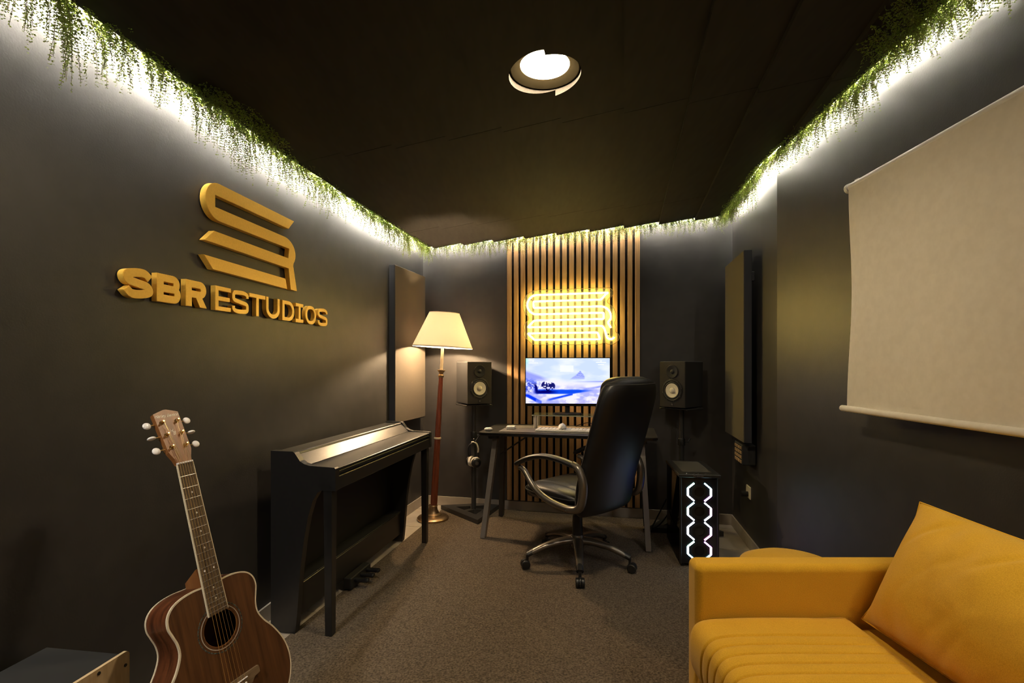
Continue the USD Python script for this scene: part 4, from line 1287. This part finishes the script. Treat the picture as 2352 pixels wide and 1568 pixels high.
# ------------------------------------------------------------------ box drum at the left edge
cj = thing('cajon', 'black box drum with a light plywood front plate in the bottom left corner', 'drum')
cd = np.array([.138, .9904])
cn = np.array([.9904, -.138])
CJ = mat4((-1.062 - .3 * cd[0], 1.368 - .3 * cd[1], .0065), (*cd, 0), (*cn, 0), (0, 0, 1))   # x along the wall away from camera, y into the room
cj_ = lambda m: tf(m, CJ)
obj('body', cj_(bx(.004, .296, -.25, 0, .015, .452, .006)), FELT, cj)
plate = rrect(0, .3, .013, .461, .012)
pm2 = prism(plate, 0, .009)
Vp = np.c_[pm2.vertices[:, 0], pm2.vertices[:, 2], pm2.vertices[:, 1]]
obj('front_plate', cj_(trimesh.Trimesh(Vp, pm2.faces[:, ::-1], process=True)), PLY, cj)
for x, z in ((.287, .425), (.287, .30), (.287, .17), (.287, .05), (.212, .449), (.10, .449), (.013, .43), (.013, .30), (.013, .17)):
    obj('screw', cj_(cyl((x, .008, z), (x, .0105, z), .0045, 10)), BLACKP, cj)
for x in (.03, .27):
    for y in (-.22, -.03):
        obj('rubber_foot', cj_(cyl((x, y, 0), (x, y, .016), .014, 10)), BLACKP, cj)

# ------------------------------------------------------------------ acoustic guitar on a low stand
GO = np.array([-.7937, 1.4164, .3369])
gt = np.array([.3953, .9176, .0426])
ga = np.array([-.2653, .0696, .9616])
gn = np.array([.8794, -.3914, .2710])
ga = ga / np.linalg.norm(ga)
gn = np.cross(gt, ga) / np.linalg.norm(np.cross(gt, ga))
gt = np.cross(ga, gn)
GM = mat4(GO, gt, ga, gn)        # x across (right), y up the neck from the saddle, z out of the top
g_ = lambda m: m
gx_ = UsdGeom.Xform.Define(stage, numbered('/World', 'acoustic_guitar'))
gx_.AddTransformOp().Set(Gf.Matrix4d(*[float(q) for q in GM.T.ravel()]))
gu = meta(gx_.GetPrim(), 'mahogany acoustic guitar with cream binding leaning back on its stand', 'guitar')
half = [(0, -.165), (.06, -.161), (.115, -.144), (.160, -.108), (.186, -.062), (.193, -.015), (.184, .035), (.160, .085), (.134, .122), (.1205, .152), (.1205, .180), (.128, .206), (.1345, .230), (.1310, .256), (.1150, .277), (.0880, .2895), (.0550, .2940), (.0270, .2930), (0, .292)]
hs = spline(half, 6)
full = np.vstack([hs, hs[::-1][1:-1] * [-1, 1]])
outl = Polygon(full).buffer(0)
HC = (0, .165)
holep = Point(*HC).buffer(.050, quad_segs=20)
obj('top', g_(prism(outl.buffer(-.003).difference(holep), -.003, 0)), MAHOG, gu, smooth=False)
obj('side', g_(prism(outl.buffer(-.0012).difference(outl.buffer(-.004)), -.098, -.003)), MAHOGS, gu)
obj('back', g_(prism(outl.buffer(-.003), -.100, -.096)), MAHOGS, gu, smooth=False)
obj('binding', g_(prism(outl.difference(outl.buffer(-.0042)), -.006, .0004)), CREAM, gu)
obj('binding', g_(prism(outl.difference(outl.buffer(-.0032)), -.1005, -.094)), CREAM, gu)
obj('rosette', g_(prism(Point(*HC).buffer(.0585, quad_segs=20).difference(Point(*HC).buffer(.0562, quad_segs=20)), -.001, .0004)), plain('rosette_grey', (.42, .36, .30), .4), gu)
ab = []
for k in range(40):
    a = k / 40 * 2 * PI
    ab.append(tf(bx(-.0042, .0042, -.0018, .0018, -.001, .0005, .0003), mat4((HC[0] + .0655 * math.cos(a), HC[1] + .0655 * math.sin(a), 0), (-math.sin(a), math.cos(a), 0), (-math.cos(a), -math.sin(a), 0), (0, 0, 1))))
obj('rosette_inlay', g_(cat(ab)), ABAL, gu, smooth=False)
obj('hole_edge', g_(prism(Point(*HC).buffer(.0500, quad_segs=20).difference(Point(*HC).buffer(.0488, quad_segs=20)), -.0035, -.0005)), NECKW, gu)
obj('maker_label', g_(bx(-.052, -.010, .12, .20, -.0958, -.0953, .0001)), PAPER, gu)
# neck
nk = []
for y in np.linspace(.27, .650, 12):
    w = np.interp(y, [.27, .65], [.0268, .0212])
    r = [(w * math.cos(a), y, .001 - np.interp(y, [.27, .65], [.021, .018]) * math.sin(a)) for a in np.linspace(0, PI, 13)]
    nk.append(r)
nk = np.array(nk)
V = nk.reshape(-1, 3)
idx = np.arange(len(V)).reshape(nk.shape[:2])
Fc = []
for i in range(11):
    for j in range(12):
        Fc += [[idx[i, j], idx[i, j + 1], idx[i + 1, j + 1]], [idx[i, j], idx[i + 1, j + 1], idx[i + 1, j]]]
nm = trimesh.Trimesh(V, Fc, process=False)
heel = trimesh.convex.convex_hull(np.array([(sx * w, y, z) for sx in (-1, 1) for w, y, z in ((.026, .291, -.002), (.026, .345, -.012), (.024, .318, -.05), (.017, .308, -.088), (.024, .289, -.05), (.017, .289, -.09))]))
obj('neck', g_(cat(nm, trimesh.convex.convex_hull(np.vstack([nk[0], nk[3]])))), NECKW, gu)
obj('neck_heel', g_(heel), NECKW, gu)
fb_ = Polygon([(-.0275, .2075), (.0275, .2075), (.0218, .648), (-.0218, .648)])
obj('fingerboard', g_(prism(fb_, .0005, .0065)), FRETW, gu, smooth=False)
fbe = [Polygon([(sx * .0275, .2075), (sx * .0300, .2075), (sx * .0240, .648), (sx * .0218, .648)]) for sx in (-1, 1)]
obj('fingerboard_binding', g_(cat([prism(p.buffer(0), .0004, .0066) for p in fbe])), CREAM, gu, smooth=False)
fy_ = [.648 * 2 ** (-k / 12) for k in range(0, 20)]
for y in fy_[1:]:
    w = np.interp(y, [.2075, .648], [.0275, .0218])
    obj('fret', g_(tube([(-w, y, .0066), (w, y, .0066)], .0009, 5)), SILVER, gu)
for k in (3, 5, 7, 9, 12, 15, 17):
    y = (fy_[k - 1] + fy_[k]) / 2
    for x in ((-.014, .014) if k == 12 else (0,)):
        obj('position_dot', g_(cyl((x, y, .0062), (x, y, .0069), .0028, 12)), PEARL, gu)
obj('nut', g_(bx(-.0225, .0225, .648, .6535, .0, .0088, .001)), PEARL, gu)
# headstock, tilted back
ha = math.radians(13)
HM = mat4((0, .6535, .004), (1, 0, 0), (0, math.cos(ha), -math.sin(ha)), (0, math.sin(ha), math.cos(ha)))
h_ = lambda m: g_(tf(m, HM))
hsp = Polygon([(-.021, -.004), (.021, -.004), (.024, .012), (.033, .036), (.0335, .044), (.036, .160), (.004, .171), (-.004, .171), (-.036, .160), (-.0335, .044), (-.033, .036), (-.024, .012)])
obj('headstock', h_(prism(hsp, -.016, 0)), NECKW, gu, smooth=False)
posts = []
for sd in (-1, 1):
    for i, yy in enumerate((.050, .090, .130)):
        px_ = sd * (.0205 + .0006 * i)
        tu = obj('tuner', h_(cat(lathe([(.004, 0), (.0062, 0), (.0062, .0015), (.004, .0025), (.004, 0)], 14).apply_translation((px_, yy, 0)), lathe([(0, 0), (.0033, 0), (.0033, .006), (.0024, .009), (.0033, .012), (.0035, .014), (0, .0145)], 12).apply_translation((px_, yy, 0)), cyl((sd * .030, yy, -.010), (sd * .048, yy, -.010), .0018, 8), bx(sd * .028 - .006, sd * .028 + .006, yy - .008, yy + .008, -.021, -.0155, .001))), GOLDM, gu)
        bt = trimesh.creation.icosphere(2, 1.0)
        flatn = (.0042, .0095) if i % 2 == 0 else (.0088, .0048)
        bt.vertices = bt.vertices * [.0115, flatn[1] * 1.12, flatn[0] * 1.12] + [sd * .0575, yy, -.010]
        obj('tuner_button', h_(bt), PEARL, tu, smooth=True)
        posts.append((sd, i, (HM @ np.array([px_ - sd * .003, yy, .008, 1]))[:3]))


def script(text, hgt, cx, cy, shear, rot=0.):
    m = meshkit.text_mesh(text, hgt, .0005)
    c = m.bounds.mean(0)
    V = m.vertices - [c[0], c[1], 0]
    V[:, 0] = V[:, 0] * .80 + V[:, 1] * shear
    cr_, sr_ = math.cos(rot), math.sin(rot)
    return trimesh.Trimesh(np.c_[V[:, 0] * cr_ - V[:, 1] * sr_ + cx, V[:, 0] * sr_ + V[:, 1] * cr_ + cy, V[:, 2] + .0002], m.faces)


obj('headstock_lettering', h_(script('Harley Benton', .0094, 0, .150, .4)), CREAM, gu, smooth=False)
obj('headstock_mark', h_(cat(script('H', .010, -.002, .101, .3), script('B', .011, .0035, .093, .35))), CREAM, gu, smooth=False)
# bridge
brp = Polygon([(-.077, .012), (.077, .012), (.079, .004), (.0785, -.008), (.060, -.011), (.050, -.022), (-.050, -.022), (-.060, -.011), (-.0785, -.008), (-.079, .004)])
obj('bridge', g_(prism(brp, 0, .0085)), BRIDGEW, gu)
obj('saddle', g_(tf(bx(-.037, .037, -.0016, .0016, .007, .0125, .0008), mat4((0, .001, 0), (1, .03, 0), (-.03, 1, 0), (0, 0, 1)))), PEARL, gu)
order = {-1: [0, 1, 2], 1: [2, 1, 0]}
pmap = {0: (-1, 0), 1: (-1, 1), 2: (-1, 2), 3: (1, 2), 4: (1, 1), 5: (1, 0)}
for s in range(6):
    xs_, xn = -.0275 + s * .011, -.0178 + s * .00712
    pp = [p for a, b, p in posts if (a, b) == pmap[s]][0]
    r = (.00075, .00068, .00058, .0005, .00042, .00036)[s]
    pin = (xs_ * 1.03, -.0115, .0085)
    obj('string', g_(tube([pin, (xs_, .001, .0130), (xn, .650, .0095), tuple(pp)], r, 6)), STRING, gu)
    obj('bridge_pin', g_(lathe([(0, 0), (.0022, 0), (.0034, .003), (.0022, .005), (0, .0055)], 12).apply_translation(pin)), PEARL, gu)
gs = thing('guitar_stand', 'low black tubular stand carrying the acoustic guitar', 'guitar stand')
c0 = (GM @ np.array([0, -.172, -.05, 1]))[:3]
base = np.array([c0[0], c0[1], .0165])
bn = np.array([gn[0], gn[1], 0]) / np.hypot(gn[0], gn[1])
bt_ = np.array([gt[0], gt[1], 0]) / np.hypot(gt[0], gt[1])
yk = c0 + [0, 0, -.012]
for sd in (-1, 1):
    f0 = base + bn * .10 + bt_ * .15 * sd
    arm_in = (GM @ np.array([sd * .10, -.163, -.055, 1]))[:3] - ga * .008
    fr = (GM @ np.array([sd * .10, -.163, .018, 1]))[:3] - ga * .008
    tp = fr + ga * .03
    obj('yoke_arm', tube([arm_in - gn * .03, arm_in, fr, tp], .007, 8), BLACKMET, gs)
    obj('leg', tube([arm_in - gn * .03, base - bn * .05 + bt_ * .05 * sd + [0, 0, .08], f0 - [0, 0, .002]], .008, 8), BLACKMET, gs)
obj('rear_leg', tube([base - bn * .05 + [0, 0, .09], base - bn * .20 - [0, 0, .002]], .008, 8), BLACKMET, gs)
obj('cross_bar', tube([base - bn * .05 + bt_ * .05 + [0, 0, .08], base - bn * .05 - bt_ * .05 + [0, 0, .08]], .008, 8), BLACKMET, gs)
